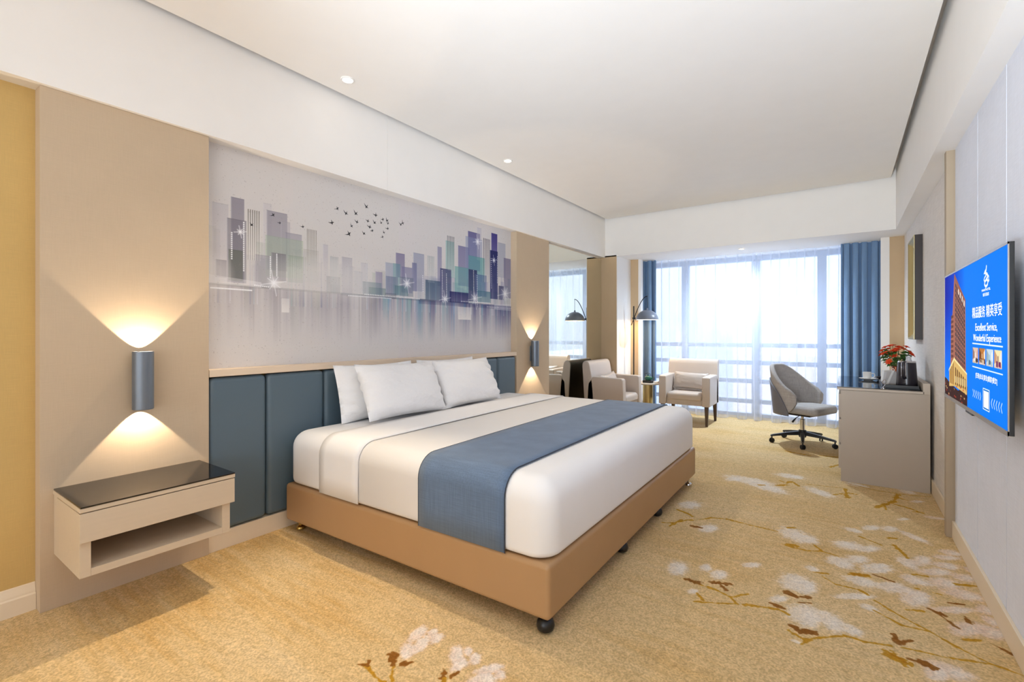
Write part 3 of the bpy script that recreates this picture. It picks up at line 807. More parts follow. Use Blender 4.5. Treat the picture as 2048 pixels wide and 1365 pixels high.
# rules, pictures, frame and chevrons
tl([(.555, .461), (.938, .456)], .006)
tl([(.555, .309), (.938, .307)], .005)
pal = [[(222, 190, 170), (150, 120, 110), (210, 160, 150), (60, 44, 44), (236, 226, 220), (214, 190, 160)],
       [(190, 120, 50), (120, 70, 30), (240, 220, 190), (70, 50, 40), (210, 180, 140), (226, 200, 190)],
       [(196, 214, 226), (150, 170, 180), (230, 236, 240), (90, 100, 120), (150, 190, 200), (214, 200, 196)],
       [(240, 224, 170), (200, 150, 110), (230, 226, 226), (110, 30, 90), (150, 110, 100), (226, 190, 180)]]
for k in range(4):
    s0, s1 = .557 + k * .0965, .557 + k * .0965 + .083
    P = pal[k]
    tvc.rect(s0 * 1.35, s1 * 1.35, .334 * .7, .435 * .7, P[0], 1)
    tpoly([(s0, .435), (s0 + .03, .405), (s0 + .03, .37), (s0, .355)], P[1])
    tpoly([(s1, .435), (s1 - .02, .41), (s1 - .02, .38), (s1, .36)], P[2])
    tpoly([(s0, .334), (s1, .334), (s1 - .01, .362), (s0 + .02, .366)], P[5])
    for j in range(5):
        a = s0 + .012 + rng.random() * .055
        tvc.rect(a * 1.35, (a + .014) * 1.35, (.338 + .01 * rng.random()) * .7, (.362 + .012 * rng.random()) * .7, P[3 + j % 2], .95)
    tvc.rect((s0 + .035) * 1.35, (s0 + .048) * 1.35, .372 * .7, .402 * .7, P[4], .9)
tvc.rect(.706 * 1.35, .790 * 1.35, .066 * .7, .196 * .7, WH, 1)
tvc.rect(.711 * 1.35, .785 * 1.35, .072 * .7, .190 * .7, (0, 100, 190), 1)
tvc.rect(.717 * 1.35, .779 * 1.35, .080 * .7, .182 * .7, WH, 1)
for k in range(5):
    a = .562 + k * .026
    tl([(a, .158), (a + .012, .136), (a, .112)], .005)
    a = .812 + k * .027
    tl([(a + .012, .152), (a, .127), (a + .012, .100)], .005)
tv_im = tvc.image('screen_picture')
M['screen'] = print_mat('lit_screen', tv_im, rough=0.6, emit=0.56, spec=0.02)

# ------------------------------------------------------------------ setting
fb = grid(bm_new(), lambda u, v: (-3.2 + 3.9 * u, -6.2 + 14.55 * v, 0.0), 6, 16)
box(fb, -3.2, 0.7, -6.2, 8.35, -0.12, -0.002)
fl = struct('floor', fb, 'carpet')
uv_planar(fl, lambda c: ((c.x + 3.2) / 3.9, (c.y + 2.65) / 11.0))

# left wall: ochre wall, two fabric panels, mural, strip behind the chairs
wl_ = sbox('wall_left', -3.30, -3.13, -6.2, 8.35, 0, 3.2, 'yellow')
sbox('fabric_panel', -3.13, -3.043, 0.544, 1.256, 0, 2.4445, 'fabric', wl_, bev=0.0015)
sbox('fabric_panel', -3.13, -3.043, 4.432, 5.152, 0, 2.4445, 'fabric', wl_, bev=0.0015)
mb = box(bm_new(), -3.129, -3.122, 1.256, 4.432, 1.03, 2.445)
mu = struct('mural_panel', mb, 'mural', wl_, label='printed mural of a misty skyline with birds')
uv_planar(mu, lambda c: ((c.y - 1.25) / 3.19, (c.z - 1.06) / 1.39))
bb = prism(bm_new(), [(-3.13, 0), (-3.108, 0), (-3.108, .075), (-3.113, .082), (-3.113, .092), (-3.120, .105), (-3.124, .122), (-3.13, .125)], 'y', -6.2, 0.543)
struct('baseboard_left', bb, 'trimwood', smooth=True, angle=30)
# bulkheads round the ceiling
sbox('trim_1', -3.30, -3.02, -6.2, 2.5595, 2.445, 3.2, 'paint', bev=0.002)
sbox('trim_2', -3.30, -3.02, 2.5605, 6.802, 2.445, 3.2, 'paint', bev=0.002)
fbm = prism(bm_new(), [(6.80, 2.452), (8.35, 2.482), (8.35, 3.2), (6.80, 3.2)], 'x', -3.30, 0.75)
struct('trim_3', fbm, 'paint')
sbox('trim_4', 0.465, 0.75, -6.2, 6.80, 2.452, 3.2, 'paint')
ce = sbox('ceiling', -3.02, 0.465, -6.2, 6.80, 3.15, 3.25, 'paint')
sbox('dropped_panel', -2.985, 0.420, -6.2, 6.765, 3.03, 3.055, 'paint', ce)
# window bay
sbox('trim_5', -3.13, -2.834, 6.80, 7.36, 0, 2.470, 'reveal', label='tan column beside the mirror')
sbox('trim_6', -2.834, -2.826, 6.806, 7.36, 0, 2.470, 'paint', label='white side of the tan column')
wf = sbox('wall_far', -3.13, -2.70, 7.36, 7.46, 0, 2.475, 'reveal')
sbox('window_return', -2.70, -2.66, 7.362, 7.46, 0, 2.475, 'paint', wf)
sbox('window_return', 0.405, 0.60, 7.40, 7.46, 0, 2.475, 'reveal', wf)
sbox('window_return', 0.36, 0.445, 7.392, 7.40, 0, 2.475, 'paint', wf)
# right wall
wr_ = sbox('wall_right', 0.586, 0.75, -6.2, 8.35, 0, 3.2, 'rfabric')
ys = [4.052, 3.430, 2.888, 2.346, 1.804, 1.262, 0.72, 0.178, -0.364, -0.906, -1.448, -1.99, -2.6, -3.2, -3.8, -4.4, -5.0, -5.6, -6.19]
for a, b in zip(ys[1:], ys[:-1]):
    sbox('wall_panel', 0.568, 0.586, a + .004, b - .004, 0.0, 2.455, 'greypanel', wr_)
for a in ys[1:-1]:
    sbox('joint_strip', 0.574, 0.586, a - .0038, a + .0038, 0.0, 2.455, 'joint', wr_)
sbox('trim_7', 0.526, 0.60, 4.055, 4.115, 0, 2.455, 'pilaster', bev=0.002)
sbox('baseboard_right', 0.553, 0.568, -6.19, 4.054, 0, 0.11, 'trimwood', bev=0.003)
sbox('baseboard_far_right', 0.570, 0.586, 4.116, 7.40, 0, 0.11, 'trimwood', bev=0.003)
sbox('wall_back', -3.30, 0.75, -6.35, -6.2, 0, 3.2, 'rfabric')

# window with frame, mullions, rails and panes
WY0, WY1 = 8.10, 8.19
wb = bm_new()
box(wb, -3.13, 0.586, WY0, WY1, 2.40, 2.48)
box(wb, -3.13, 0.586, WY0, WY1, 0.0, 0.05)
box(wb, -3.13, -3.02, WY0, WY1, 0.05, 2.40)
box(wb, 0.48, 0.586, WY0, WY1, 0.05, 2.40)
win = struct('window_1', wb, 'winframe')
xs = [-2.17, -1.12, -0.27]
for x in xs:
    sbox('mullion', x - .055, x + .055, WY0 - .01, WY1, 0.05, 2.40, 'winframe', win, bev=0.004)
cols = [-3.02] + xs + [0.48]
for k, z in enumerate((1.10, 0.83, 0.545, 0.235)):
    for a, b in zip(cols[:-1], cols[1:]):
        lo = a + (.055 if a in xs else 0)
        hi = b - (.055 if b in xs else 0)
        sbox('rail', lo, hi, WY0 + .005, WY1 - .01, z - .033, z + .033, 'winframe', win, bev=0.004)
for a, b in zip(cols[:-1], cols[1:]):
    sbox('pane', a + .002, b - .002, WY1 - .012, WY1 - .006, 0.05, 2.40, 'glass', win)

# the city outside, far below and pale
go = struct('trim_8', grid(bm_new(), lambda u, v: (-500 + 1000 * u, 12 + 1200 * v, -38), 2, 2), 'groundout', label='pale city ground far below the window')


def building(x, y, w_, d_, h, m, label):
    o = thing('distant_building', label, 'building', (x, y, -38))
    obj('tower', box(bm_new(), -w_ / 2, w_ / 2, -d_ / 2, d_ / 2, 0, h), m, o, smooth=False)
    obj('roof_house', box(bm_new(), -w_ * .2, w_ * .15, -d_ / 4, d_ / 4, h, h + 1.6), m, o, smooth=False)


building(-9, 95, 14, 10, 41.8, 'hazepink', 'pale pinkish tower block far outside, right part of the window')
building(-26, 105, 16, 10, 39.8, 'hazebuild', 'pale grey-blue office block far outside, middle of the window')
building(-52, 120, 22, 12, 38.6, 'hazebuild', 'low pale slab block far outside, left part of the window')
# ------------------------------------------------------------------ headboard
hb = thing('headboard', 'wall-wide slate blue upholstered headboard with pale wood ledge behind the bed', 'headboard', (-3.13, 2.84, 0))
ysm = [1.258, 1.60] + [1.60 + 2.48 * k / 6 for k in range(1, 6)] + [4.08, 4.425]
for a, b in zip(ysm[:-1], ysm[1:]):
    bm = box(bm_new(), -3.125, -3.046, a + .002, b - .002, 0.114, 1.030, 0.030, 5)
    obj('upholstered_panel', bm, 'hb', hb, world=True, angle=60)
obj('ledge', box(bm_new(), -3.129, -3.040, 1.258, 4.428, 1.036, 1.079, 0.002), 'ledge', hb, world=True)
obj('plinth', box(bm_new(), -3.128, -3.052, 1.258, 4.428, 0.0, 0.110, 0.002), 'trimwood', hb, world=True)

# ------------------------------------------------------------------ mirror
mi = thing('wall_mirror', 'tall frameless mirror panel behind the armchair, between fabric panel and tan column', 'mirror', (-3.10, 5.97, 0.1))
obj('mirror_glass', box(bm_new(), -3.086, -3.080, 5.156, 6.796, 0.10, 2.425), 'mirror', mi, smooth=False, world=True)
obj('backing_board', box(bm_new(), -3.129, -3.086, 5.154, 6.798, 0.10, 2.44), 'trimwood', mi, smooth=False, world=True)
sbox('baseboard_mirror', -3.13, -3.09, 5.153, 6.80, 0, 0.10, 'trimwood', bev=0.002)

# ------------------------------------------------------------------ wall sconces


def sconce(y, label):
    o = thing('wall_sconce', label, 'lamp', (-3.043, y, 0.90), 0, 'up and down wall sconces')
    b = bm_new()
    prof = [(.044, 0), (.046, .003), (.046, .297), (.044, .30), (.040, .30), (.040, 0), (.044, 0)]
    lathe(b, prof, (.056, 0, 0), 36)
    obj('tube_shade', b, 'sconce', o)
    obj('wall_plate', box(bm_new(), 0.0, .012, -.03, .03, .06, .24, .003), 'sconce', o)
    obj('bracket', box(bm_new(), 0.008, .014, -.014, .014, .11, .19, .002), 'sconce', o)
    obj('bulb', lathe(bm_new(), [(0, .02), (.018, .03), (.022, .05), (.022, -.05), (.018, -.03), (0, -.02)][0:0] or [(0, .10), (.02, .105), (.02, .195), (0, .20)], (.056, 0, 0), 16), 'lampwhite', o)
    for z, rx in ((.256, 180), (.044, 0)):
        spot_light('sconce_beam', (-3.043 + .056, y, .90 + z), (R(rx), 0, 0), 8, (1.0, .80, .58), 84, .12, .006)
    return o


sconce(0.921, 'steel tube wall light glowing above the near nightstand')
sconce(4.735, 'small steel tube wall light beyond the bed, right of the mural')

# ------------------------------------------------------------------ ceiling downlights


def downlight(x, y, z, label, r=.045):
    o = thing('downlight', label, 'lamp', (x, y, z), 0, 'recessed ceiling downlights')
    obj('trim_ring', lathe(bm_new(), [(r, 0), (r, -.004), (r * .95, -.007), (r * .78, -.007), (r * .74, -.001), (r * .70, 0)], (0, 0, 0), 32), 'lampwhite', o)
    obj('lens', lathe(bm_new(), [(0, -.003), (r * .72, -.003), (r * .74, -.001)], (0, 0, 0), 24), 'downlens', o)


downlight(-2.785, 2.015, 3.03, 'round recessed ceiling light nearest the camera, above the mural wall')
downlight(-2.780, 3.894, 3.03, 'round recessed ceiling light farther along, above the bed')
downlight(-1.175, 7.22, 2.4585, 'tiny flush light in the soffit above the window curtains', .04)

# ------------------------------------------------------------------ nightstand (floats on the wall panel)
ns = thing('nightstand', 'cream wall-hung nightstand with black glass top and open shelf', 'nightstand', (-3.043, 0.90, 0.25))
NX = -2.617
b = bm_new()
box(b, -3.042, NX, .588, 1.206, .540, .559, .002)
obj('top_board', b, 'stand', ns, world=True)
obj('glass_top', box(bm_new(), -3.038, NX + .002, .590, 1.204, .559, .566, .001), 'blackglass', ns, world=True)
b = bm_new()
box(b, -3.042, NX - .022, .592, .630, .258, .540, .001)
box(b, -3.042, NX - .022, 1.152, 1.190, .258, .540, .001)
box(b, -3.042, NX - .022, .630, 1.152, .258, .290, .001)
box(b, -3.042, -3.030, .630, 1.152, .290, .540)
obj('body', b, 'stand', ns, world=True)
obj('drawer', box(bm_new(), -2.98, NX, .588, 1.204, .412, .536, .002), 'stand', ns, world=True)

# ------------------------------------------------------------------ bed
BO, BR = Vector((-1.02, 1.725, 0)), R(0.8)
bed = thing('bed', 'wide bed with tan leather base on castors, headboard wall behind', 'bed', BO, BR)
BL, BW = 1.985, 2.545


def rounded(bm, x0, x1, y0, y1, z0, z1, r, rb, seg=7):
    tmp = bmesh.new()
    bmesh.ops.create_cube(tmp, size=1.0)
    for v in tmp.verts:
        v.co = Vector((x0 + (v.co.x + .5) * (x1 - x0), y0 + (v.co.y + .5) * (y1 - y0), z0 + (v.co.z + .5) * (z1 - z0)))
    up = [e for e in tmp.edges if not all(abs(v.co.z - z0) < 1e-5 for v in e.verts)]
    bmesh.ops.bevel(tmp, geom=up, offset=r, segments=seg, profile=0.5, affect='EDGES')
    if rb > 0:
        bot = [e for e in tmp.edges if all(abs(v.co.z - z0) < 1e-5 for v in e.verts) and len(e.link_faces) == 2]
        bmesh.ops.bevel(tmp, geom=bot, offset=rb, segments=4, profile=0.5, affect='EDGES')
    return merge(bm, tmp)


b = bm_new()
box(b, -BL, 0, 0, BW, .072, .312, .022, 4)
obj('base', b, 'bedbase', bed)
for k, (cx, cy, m) in enumerate(((-.045, .05, 'black'), (-.05, .95, 'black'), (-.05, 1.62, 'black'), (-.035, 2.44, 'chrome'), (-1.93, .075, 'brass'), (-1.93, 2.47, 'brass'))):
    b = bm_new()
    if m == 'black':
        lathe(b, [(0, .0), (.020, .002), (.036, .014), (.040, .030), (.036, .048), (.022, .062), (0, .066)], (cx, cy, 0), 20)
        lathe(b, [(.010, .055), (.010, .08), (0, .08)], (cx, cy, 0), 10)
    else:
        lathe(b, [(0, 0), (.024, .001), (.028, .006), (.026, .016), (.013, .026), (.011, .05), (.014, .08), (0, .08)], (cx, cy, 0), 20)
    obj('castor', b, m, bed, label={'black': None, 'chrome': 'chrome castor', 'brass': 'brass-coloured foot'}[m])
MT = .655
b = rounded(bm_new(), -BL - .005, -.012, .012, BW - .012, .314, MT, .105, .035, 8)
obj('mattress', b, 'linen', bed, angle=80)


def cover(name, m, x0, x1, off, zlow, thick, ends, label, cat, bulge=0.0):
    """cloth laid over the mattress: an open shell following its section"""
    y0, y1, zt, r = .012 - off, BW - .012 + off, MT + off, .105 + off * .8
    path = []
    path.append((y0, zlow))
    path.append((y0 - bulge, (zlow + zt - r) / 2))
    for k in range(9):
        a = PI - PI / 2 * k / 8
        path.append((y0 + r + r * math.cos(a), zt - r + r * math.sin(a)))
    for k in range(1, 12):
        path.append((y0 + r + (y1 - y0 - 2 * r) * k / 12, zt + .004 * math.sin(PI * k / 12)))
    for k in range(9):
        a = PI / 2 - PI / 2 * k / 8
        path.append((y1 - r + r * math.cos(a), zt - r + r * math.sin(a)))
    path.append((y1, zlow))
    tmp = bmesh.new()
    nx = max(4, int((x1 - x0) / .06))
    rows = []
    for i in range(nx + 1):
        x = x0 + (x1 - x0) * i / nx
        rows.append([tmp.verts.new((x, p[0], p[1])) for p in path])
    for a, c in zip(rows, rows[1:]):
        for k in range(len(path) - 1):
            tmp.faces.new((a[k], c[k], c[k + 1], a[k + 1]))
    bmesh.ops.recalc_face_normals(tmp, faces=tmp.faces)
    bm_ = merge(bm_new(), tmp)
    o = obj(name, bm_, m, angle=70)
    md = o.modifiers.new('thickness', 'SOLIDIFY')
    md.thickness = thick
    md.offset = 0.0
    o.location = BO
    o.rotation_euler = (0, 0, BR)
    if label:
        tag(o, label, cat)
    return o


# duvet: shell round sides and foot
tmp = rounded(bm_new(), -1.62, -.002, .004, BW - .004, .316, MT + .007, .111, .030, 8)
dead = [f for f in tmp.faces if all(v.co.x < -1.50 for v in f.verts) and (abs(f.normal.x) > .05)]
dead += [f for f in tmp.faces if f.calc_center_median().z < .3165]
bmesh.ops.delete(tmp, geom=list(set(dead)), context='FACES')
for v in tmp.verts:
    if v.co.x < -1.505:
        v.co.x = -1.60
du = obj('duvet', tmp, 'linen', angle=80)
du.location, du.rotation_euler = BO, (0, 0, BR)
md = du.modifiers.new('thickness', 'SOLIDIFY')
md.thickness, md.offset = .005, -1
tag(du, 'white duvet tucked smoothly over the bed', 'duvet')
fold = cover('turned_down_sheet', 'linen', -1.61, -1.245, .012, .322, .006, None, 'folded-back band of white sheet across the bed below the pillows', 'sheet', .002)
hem = cover('hem_piping', 'paper', 0, 0.001, 0, .3, .001, None, None, None) if False else None
rn = cover('bed_runner', 'runner', -.765, -.225, .013, .312, .004, None, 'blue-grey woven bed runner laid across the foot of the bed', 'bed runner')
# dark edge piping of the runner, a part of it
for xx in (-.225, -.765):
    y0, y1, zt, r = .012 - .0155, BW - .012 + .0155, MT + .0155, .105 + .0155 * .8
    pts = [(xx, y0, .312)] + [(xx, y0 + r + r * math.cos(PI - PI / 2 * k / 8), zt - r + r * math.sin(PI - PI / 2 * k / 8)) for k in range(9)] + [(xx, y0 + r + (y1 - y0 - 2 * r) * k / 12, zt + .004 * math.sin(PI * k / 12)) for k in range(1, 12)] + [(xx, y1 - r + r * math.cos(PI / 2 - PI / 2 * k / 8), zt - r + r * math.sin(PI / 2 - PI / 2 * k / 8)) for k in range(9)] + [(xx, y1, .312)]
    obj('piping', tube(bm_new(), pts, .0026 if xx > -.5 else .0012, 6), 'piping', rn, label='dark edge piping')

# pillows


def pillow_mesh(bm, W, Hh, T, seed, flange=.0, crease=.015):
    rp = random.Random(seed)
    ph = [rp.uniform(0, 6.28) for _ in range(10)]

    def surf(side):
        def f(u, v):
            x, y = u * 2 - 1, v * 2 - 1
            ex = 1 - .045 * (y * y) + .0 * y
            ey = 1 - .06 * (1 - x * x) * 0 - .05 * (1 - abs(x) ** 2) * .5
            px = x * W / 2 * (1 - .05 * (1 - y * y) * .6)
            py = y * Hh / 2 * (1 - .07 * (1 - x * x))
            m = max(0.0, (1 - abs(x) ** 3.2)) ** .62 * max(0.0, (1 - abs(y) ** 3.0)) ** .62
            t = T / 2 * m
            e = (abs(x) ** 2 * .8 + abs(y) ** 2 * .5)
            wr = crease * e * m ** .4 * (math.sin(15 * y + ph[0] + 3 * x) * .6 + math.sin(23 * y * x + ph[1]) * .5 + math.sin(9 * x + 17 * y + ph[2]) * .4)
            wr += crease * .8 * m * math.sin(3.2 * x + ph[3]) * math.sin(2.6 * y + ph[4])
            return Vector((px, side * (t + (wr if t > 1e-4 else 0)), py))
        return f
    grid(bm, surf(1), 34, 24)
    grid(bm, surf(-1), 34, 24)
    bmesh.ops.remove_doubles(bm, verts=bm.verts, dist=1e-5)
    bmesh.ops.recalc_face_normals(bm, faces=bm.faces)
    return bm


def pillow(y, zbase, xb, lean, label, W=.77, Hh=.44, T=.20, seed=1, twist=0.0, roll=0.0):
    bm = pillow_mesh(bm_new(), W, Hh, T, seed)
    # local x = width, y = thickness, z = height; turn so that the width runs along world y
    bmesh.ops.transform(bm, matrix=Matrix.Rotation(R(roll), 4, 'Y'), verts=bm.verts)
    bmesh.ops.transform(bm, matrix=Matrix.Rotation(R(90 + twist), 4, 'Z'), verts=bm.verts)
    bmesh.ops.transform(bm, matrix=Matrix.Rotation(R(-lean), 4, 'Y'), verts=bm.verts)
    zmin = min(v.co.z for v in bm.verts)
    o = obj('pillow', bm, 'linen2', angle=80)
    o.location = (xb, y, zbase - zmin)
    return tag(o, label, 'pillow', 'white bed pillows')


ZB = MT + .002
pillow(2.40, ZB, -2.925, 14, 'white pillow nearest the camera, half hidden behind the front one', seed=3, T=.15, W=.74, Hh=.42)
pillow(3.20, ZB, -2.925, 14, 'white pillow mostly hidden behind the far front one', seed=5, T=.15, W=.74, Hh=.42)
pillow(2.50, ZB + .012, -2.765, 25, 'front left white pillow, nearest the camera and in full view', seed=8, T=.19, Hh=.43, roll=1)
pillow(3.27, ZB + .012, -2.775, 25, 'front white pillow on the far half of the bed', seed=12, T=.19, Hh=.43, W=.76)

# ------------------------------------------------------------------ armchairs


def armchair(loc, rz, label):
    """local: faces -y, front of the arms at y = 0"""
    o = thing('armchair', label, 'armchair', loc, rz, 'beige leather armchairs')
    W = .70
    h = W / 2
    for s in (-1, 1):
        b = bm_new()
        prism(b, [(0.0, .275), (.012, .660), (.035, .682), (.45, .690), (.52, .60), (.54, .275)], 'x', min(s * h, s * (h - .105)), max(s * h, s * (h - .105)), .014, 3)
        obj('arm', b, 'chair', o, angle=50)
    b = bm_new()
    prof = [(.43, .44), (.445, .60), (.475, .76), (.488, .835), (.500, .875), (.523, .900), (.556, .905), (.585, .893), (.602, .868), (.606, .83), (.590, .60), (.570, .275), (.43, .275)]
    prism(b, prof, 'x', -h, h, .012, 3)
    obj('back', b, 'chair', o, angle=45)
    b = bm_new()
    box(b, -h + .105, h - .105, .035, .47, .275, .36, .008, 2)
    obj('seat_frame', b, 'chair', o)
    b = rounded(bm_new(), -h + .107, h - .107, .012, .46, .345, .448, .045, .02, 6)
    for v in b.verts:
        if v.co.z > .42:
            v.co.z += .016 * (1 - (v.co.x / .25) ** 2) * max(0, 1 - ((v.co.y - .23) / .25) ** 2)
    obj('seat_cushion', b, 'chair', o, angle=60)
    for sx in (-1, 1):
        for yy, rk in ((.045, -.0), (.545, .03)):
            b = bm_new()
            x = sx * (h - .05)
            tmp = bmesh.new()
            vs = []
            for z, w_ in ((.277, .026), (0, .015)):
                vs.append([tmp.verts.new((x + dx * w_, yy + (rk if z == 0 else 0) + dy * w_, z)) for dx, dy in ((-1, -1), (1, -1), (1, 1), (-1, 1))])
            for k in range(4):
                tmp.faces.new((vs[0][k], vs[0][(k + 1) % 4], vs[1][(k + 1) % 4], vs[1][k]))
            tmp.faces.new(list(reversed(vs[0])))
            tmp.faces.new(vs[1])
            bmesh.ops.recalc_face_normals(tmp, faces=tmp.faces)
            bmesh.ops.bevel(tmp, geom=[e for e in tmp.edges if abs(e.verts[0].co.z - e.verts[1].co.z) > .1], offset=.004, segments=2, affect='EDGES')
            merge(b, tmp)
            obj('leg', b, 'darkwood', o)
    return o


C2 = armchair((-1.855, 6.83, 0), R(0), 'beige leather armchair facing the bed, in front of the sheer curtain')
C1 = copy_tree(C2, (-2.385, 6.31, 0), R(90), 'beige leather armchair beside the mirror, seen from its side')


def throw_cushion(label, loc, rz, lean, W=.48, Hh=.25, T=.13, seed=2, roll=0):
    bm = pillow_mesh(bm_new(), W, Hh, T, seed, crease=.004)
    bmesh.ops.transform(bm, matrix=Matrix.Rotation(R(roll), 4, 'Y') @ Matrix.Identity(4), verts=bm.verts)
    bmesh.ops.transform(bm, matrix=Matrix.Rotation(R(-lean), 4, 'X'), verts=bm.verts)
    zmin = min(v.co.z for v in bm.verts)
    o = obj('cushion', bm, 'cushion', angle=80)
    o.location = (loc[0], loc[1], loc[2] - zmin)
    o.rotation_euler = (0, 0, rz)
    return tag(o, label, 'cushion', 'small satin lumbar cushions')


throw_cushion('small satin cushion on the armchair in front of the curtain', (-1.845, 7.175, .466), 0, 16, seed=4, roll=2)
throw_cushion('small satin cushion on the armchair beside the mirror', (-2.73, 6.30, .466), R(90), 16, seed=7, roll=-4)

# ------------------------------------------------------------------ round side table and what stands on it
TX, TY, TZ = -2.43, 7.03, .548
tb = thing('side_table', 'round side table with metal drum base between the two armchairs', 'table', (TX, TY, 0))
obj('table_top', lathe(bm_new(), [(0, TZ - .022), (.215, TZ - .022), (.225, TZ - .018), (.225, TZ - .004), (.22, TZ), (0, TZ)], (0, 0, 0), 48), 'deskedge', tb)
obj('drum_base', lathe(bm_new(), [(0, 0), (.10, 0), (.10, .01), (.075, .02), (.075, TZ - .03), (.095, TZ - .022), (0, TZ - .022)], (0, 0, 0), 36), 'gold', tb)
kx, ky = TX + .035, TY - .06
cb = obj('coaster_box', box(bm_new(), -.075, .062, -.06, .06, 0, .036, .003), 'black')
cb.location = (kx, ky, TZ + .0005)
tag(cb, 'flat black box under the green teapot', 'box')
tp = thing('teapot', 'small dark green teapot on black box on the side table', 'teapot', (kx - .008, ky, TZ + .0375))
obj('pot', lathe(bm_new(), [(0, 0), (.034, 0), (.05, .014), (.054, .034), (.046, .052), (.03, .06), (0, .06)], (0, 0, 0), 28), 'green', tp)
obj('lid', lathe(bm_new(), [(.03, .060), (.024, .066), (.008, .070), (.006, .077), (.009, .084), (0, .087)], (0, 0, 0), 20), 'green', tp)
obj('spout', tube(bm_new(), [(.042, 0, .022), (.062, 0, .032), (.078, 0, .056)], [.012, .009, .006], 8), 'green', tp)
obj('handle', tube(bm_new(), [(-.035, 0, .05), (-.05, 0, .085), (-.01, 0, .104), (.03, 0, .094), (.036, 0, .055)], .004, 8), 'black', tp)
cd = obj('card_pack', box(bm_new(), -.03, .03, -.045, .045, 0, .024, .001), 'paper')
cd.location = (kx + .105, ky + .02, TZ + .0005)
tag(cd, 'white card packet beside the teapot box', 'card')

# ------------------------------------------------------------------ arc floor lamp
LX, LY = -2.68, 7.11
lp = thing('floor_lamp', 'black arc floor lamp with grey dome shade behind the armchairs', 'lamp', (LX, LY, 0))
obj('base', lathe(bm_new(), [(0, 0), (.13, 0), (.135, .006), (.13, .016), (.02, .022), (0, .022)], (0, 0, 0), 36), 'blackmetal', lp)
obj('pole', tube(bm_new(), [(0, 0, .02), (0, 0, 1.705)], .0095, 12), 'blackmetal', lp)
arc = []
for k in range(15):
    tt = k / 14
    arc.append((-.035 + .255 * tt ** .95, 0, 1.41 + .44 * math.sin(PI / 2 * min(1, tt * 1.0)) ** 1.0))
obj('arc_arm', tube(bm_new(), [(p[0], -.013, p[2]) for p in arc], .006, 10), 'blackmetal', lp)
obj('clamp', box(bm_new(), -.014, .03, -.024, .008, 1.50, 1.53, .003), 'blackmetal', lp)
dx = .215
obj('hanger', tube(bm_new(), [(dx, -.013, 1.85), (dx, -.013, 1.655)], .003, 6), 'blackmetal', lp)
sh = bm_new()
prof = []
for k in range(13):
    a = PI / 2 * k / 12
    prof.append((.165 * math.cos(a), .150 * math.sin(a)))
prof[-1] = (0, .150)
lathe(sh, prof, (dx, -.013, 1.490), 40)
lathe(sh, [(0, .150), (.014, .150), (.014, .170), (.006, .178), (0, .178)], (dx, -.013, 1.490), 16)
obj('dome_shade', sh, 'lampgrey', lp)
si = bm_new()
lathe(si, [(.165, .0)] + [(p[0] * .975, p[1] * .965 + .001) for p in prof], (dx, -.013, 1.490), 40)
obj('shade_lining', si, 'lampwhite', lp)
obj('bulb', lathe(bm_new(), [(0, -.035), (.022, -.028), (.032, -.005), (.03, .015), (.016, .04), (.014, .06), (0, .06)], (dx, -.013, 1.555), 20), 'bulb', lp)
pl = bpy.data.lights.new('floor_lamp_glow', 'POINT')
pl.energy, pl.color, pl.shadow_soft_size = 5, (1.0, .70, .38), .03
plo = bpy.data.objects.new('floor_lamp_glow', pl)
plo.location = (LX + dx, LY - .013, 1.508)
COL.objects.link(plo)

# ------------------------------------------------------------------ curtains


def curtain(name, x0, x1, y, ztop, zbot, wave, amp, m, label, group, seed, flare=.0, nv=14, tscale=1.0, npx=160):
    rp = random.Random(seed)
    n = max(2, int(round((x1 - x0) / wave)))
    cuts = [0.0]
    for k in range(n):
        cuts.append(cuts[-1] + rp.uniform(.65, 1.4))
    cuts = [c / cuts[-1] for c in cuts]
    amps = [rp.uniform(.6, 1.25) for _ in range(n + 1)]
    sk = [rp.uniform(-1, 1) for _ in range(n + 1)]

    def f(u, v):
        k = 0
        while k < n - 1 and u > cuts[k + 1]:
            k += 1
        fr = (u - cuts[k]) / (cuts[k + 1] - cuts[k])
        ph = 2 * PI * fr
        a = amp * (amps[k] * (1 - fr) + amps[k + 1] * fr)
        sk_ = (sk[k] * (1 - fr) + sk[k + 1] * fr)
        g = .55 + .45 * v
        yy = y - a * g * (math.cos(ph) + .25 * math.cos(2 * ph + sk_))
        xx = x0 + (x1 - x0) * u + a * .35 * math.sin(2 * ph) + sk_ * .05 * flare * v * v
        return Vector((xx, yy, ztop + (zbot - ztop) * v))
    b = grid(bm_new(), f, npx, nv)
    o = obj(name, b, m, angle=180)
    return tag(o, label, 'curtain', group)


CY = 7.74
curtain('sheer_curtain', -2.64, -1.065, CY + .06, 2.470, .004, .25, .062, 'voile', 'white sheer curtain, left half behind the armchairs', 'white sheer window curtains', 3, flare=1.0, npx=420)
curtain('sheer_curtain', -1.06, 0.05, CY + .06, 2.470, .004, .24, .062, 'voile', 'white sheer curtain, right half behind the office chair', 'white sheer window curtains', 9, flare=1.0, npx=320)
curtain('drape', -2.80, -2.505, CY - .075, 2.466, .012, .095, .062, 'drape', 'blue-grey drape gathered at the left end of the window', 'blue-grey window drapes', 21, npx=150)
curtain('drape', -0.045, 0.385, CY - .085, 2.466, .012, .095, .062, 'drape', 'blue-grey drape gathered at the right end of the window', 'blue-grey window drapes', 14, npx=200)

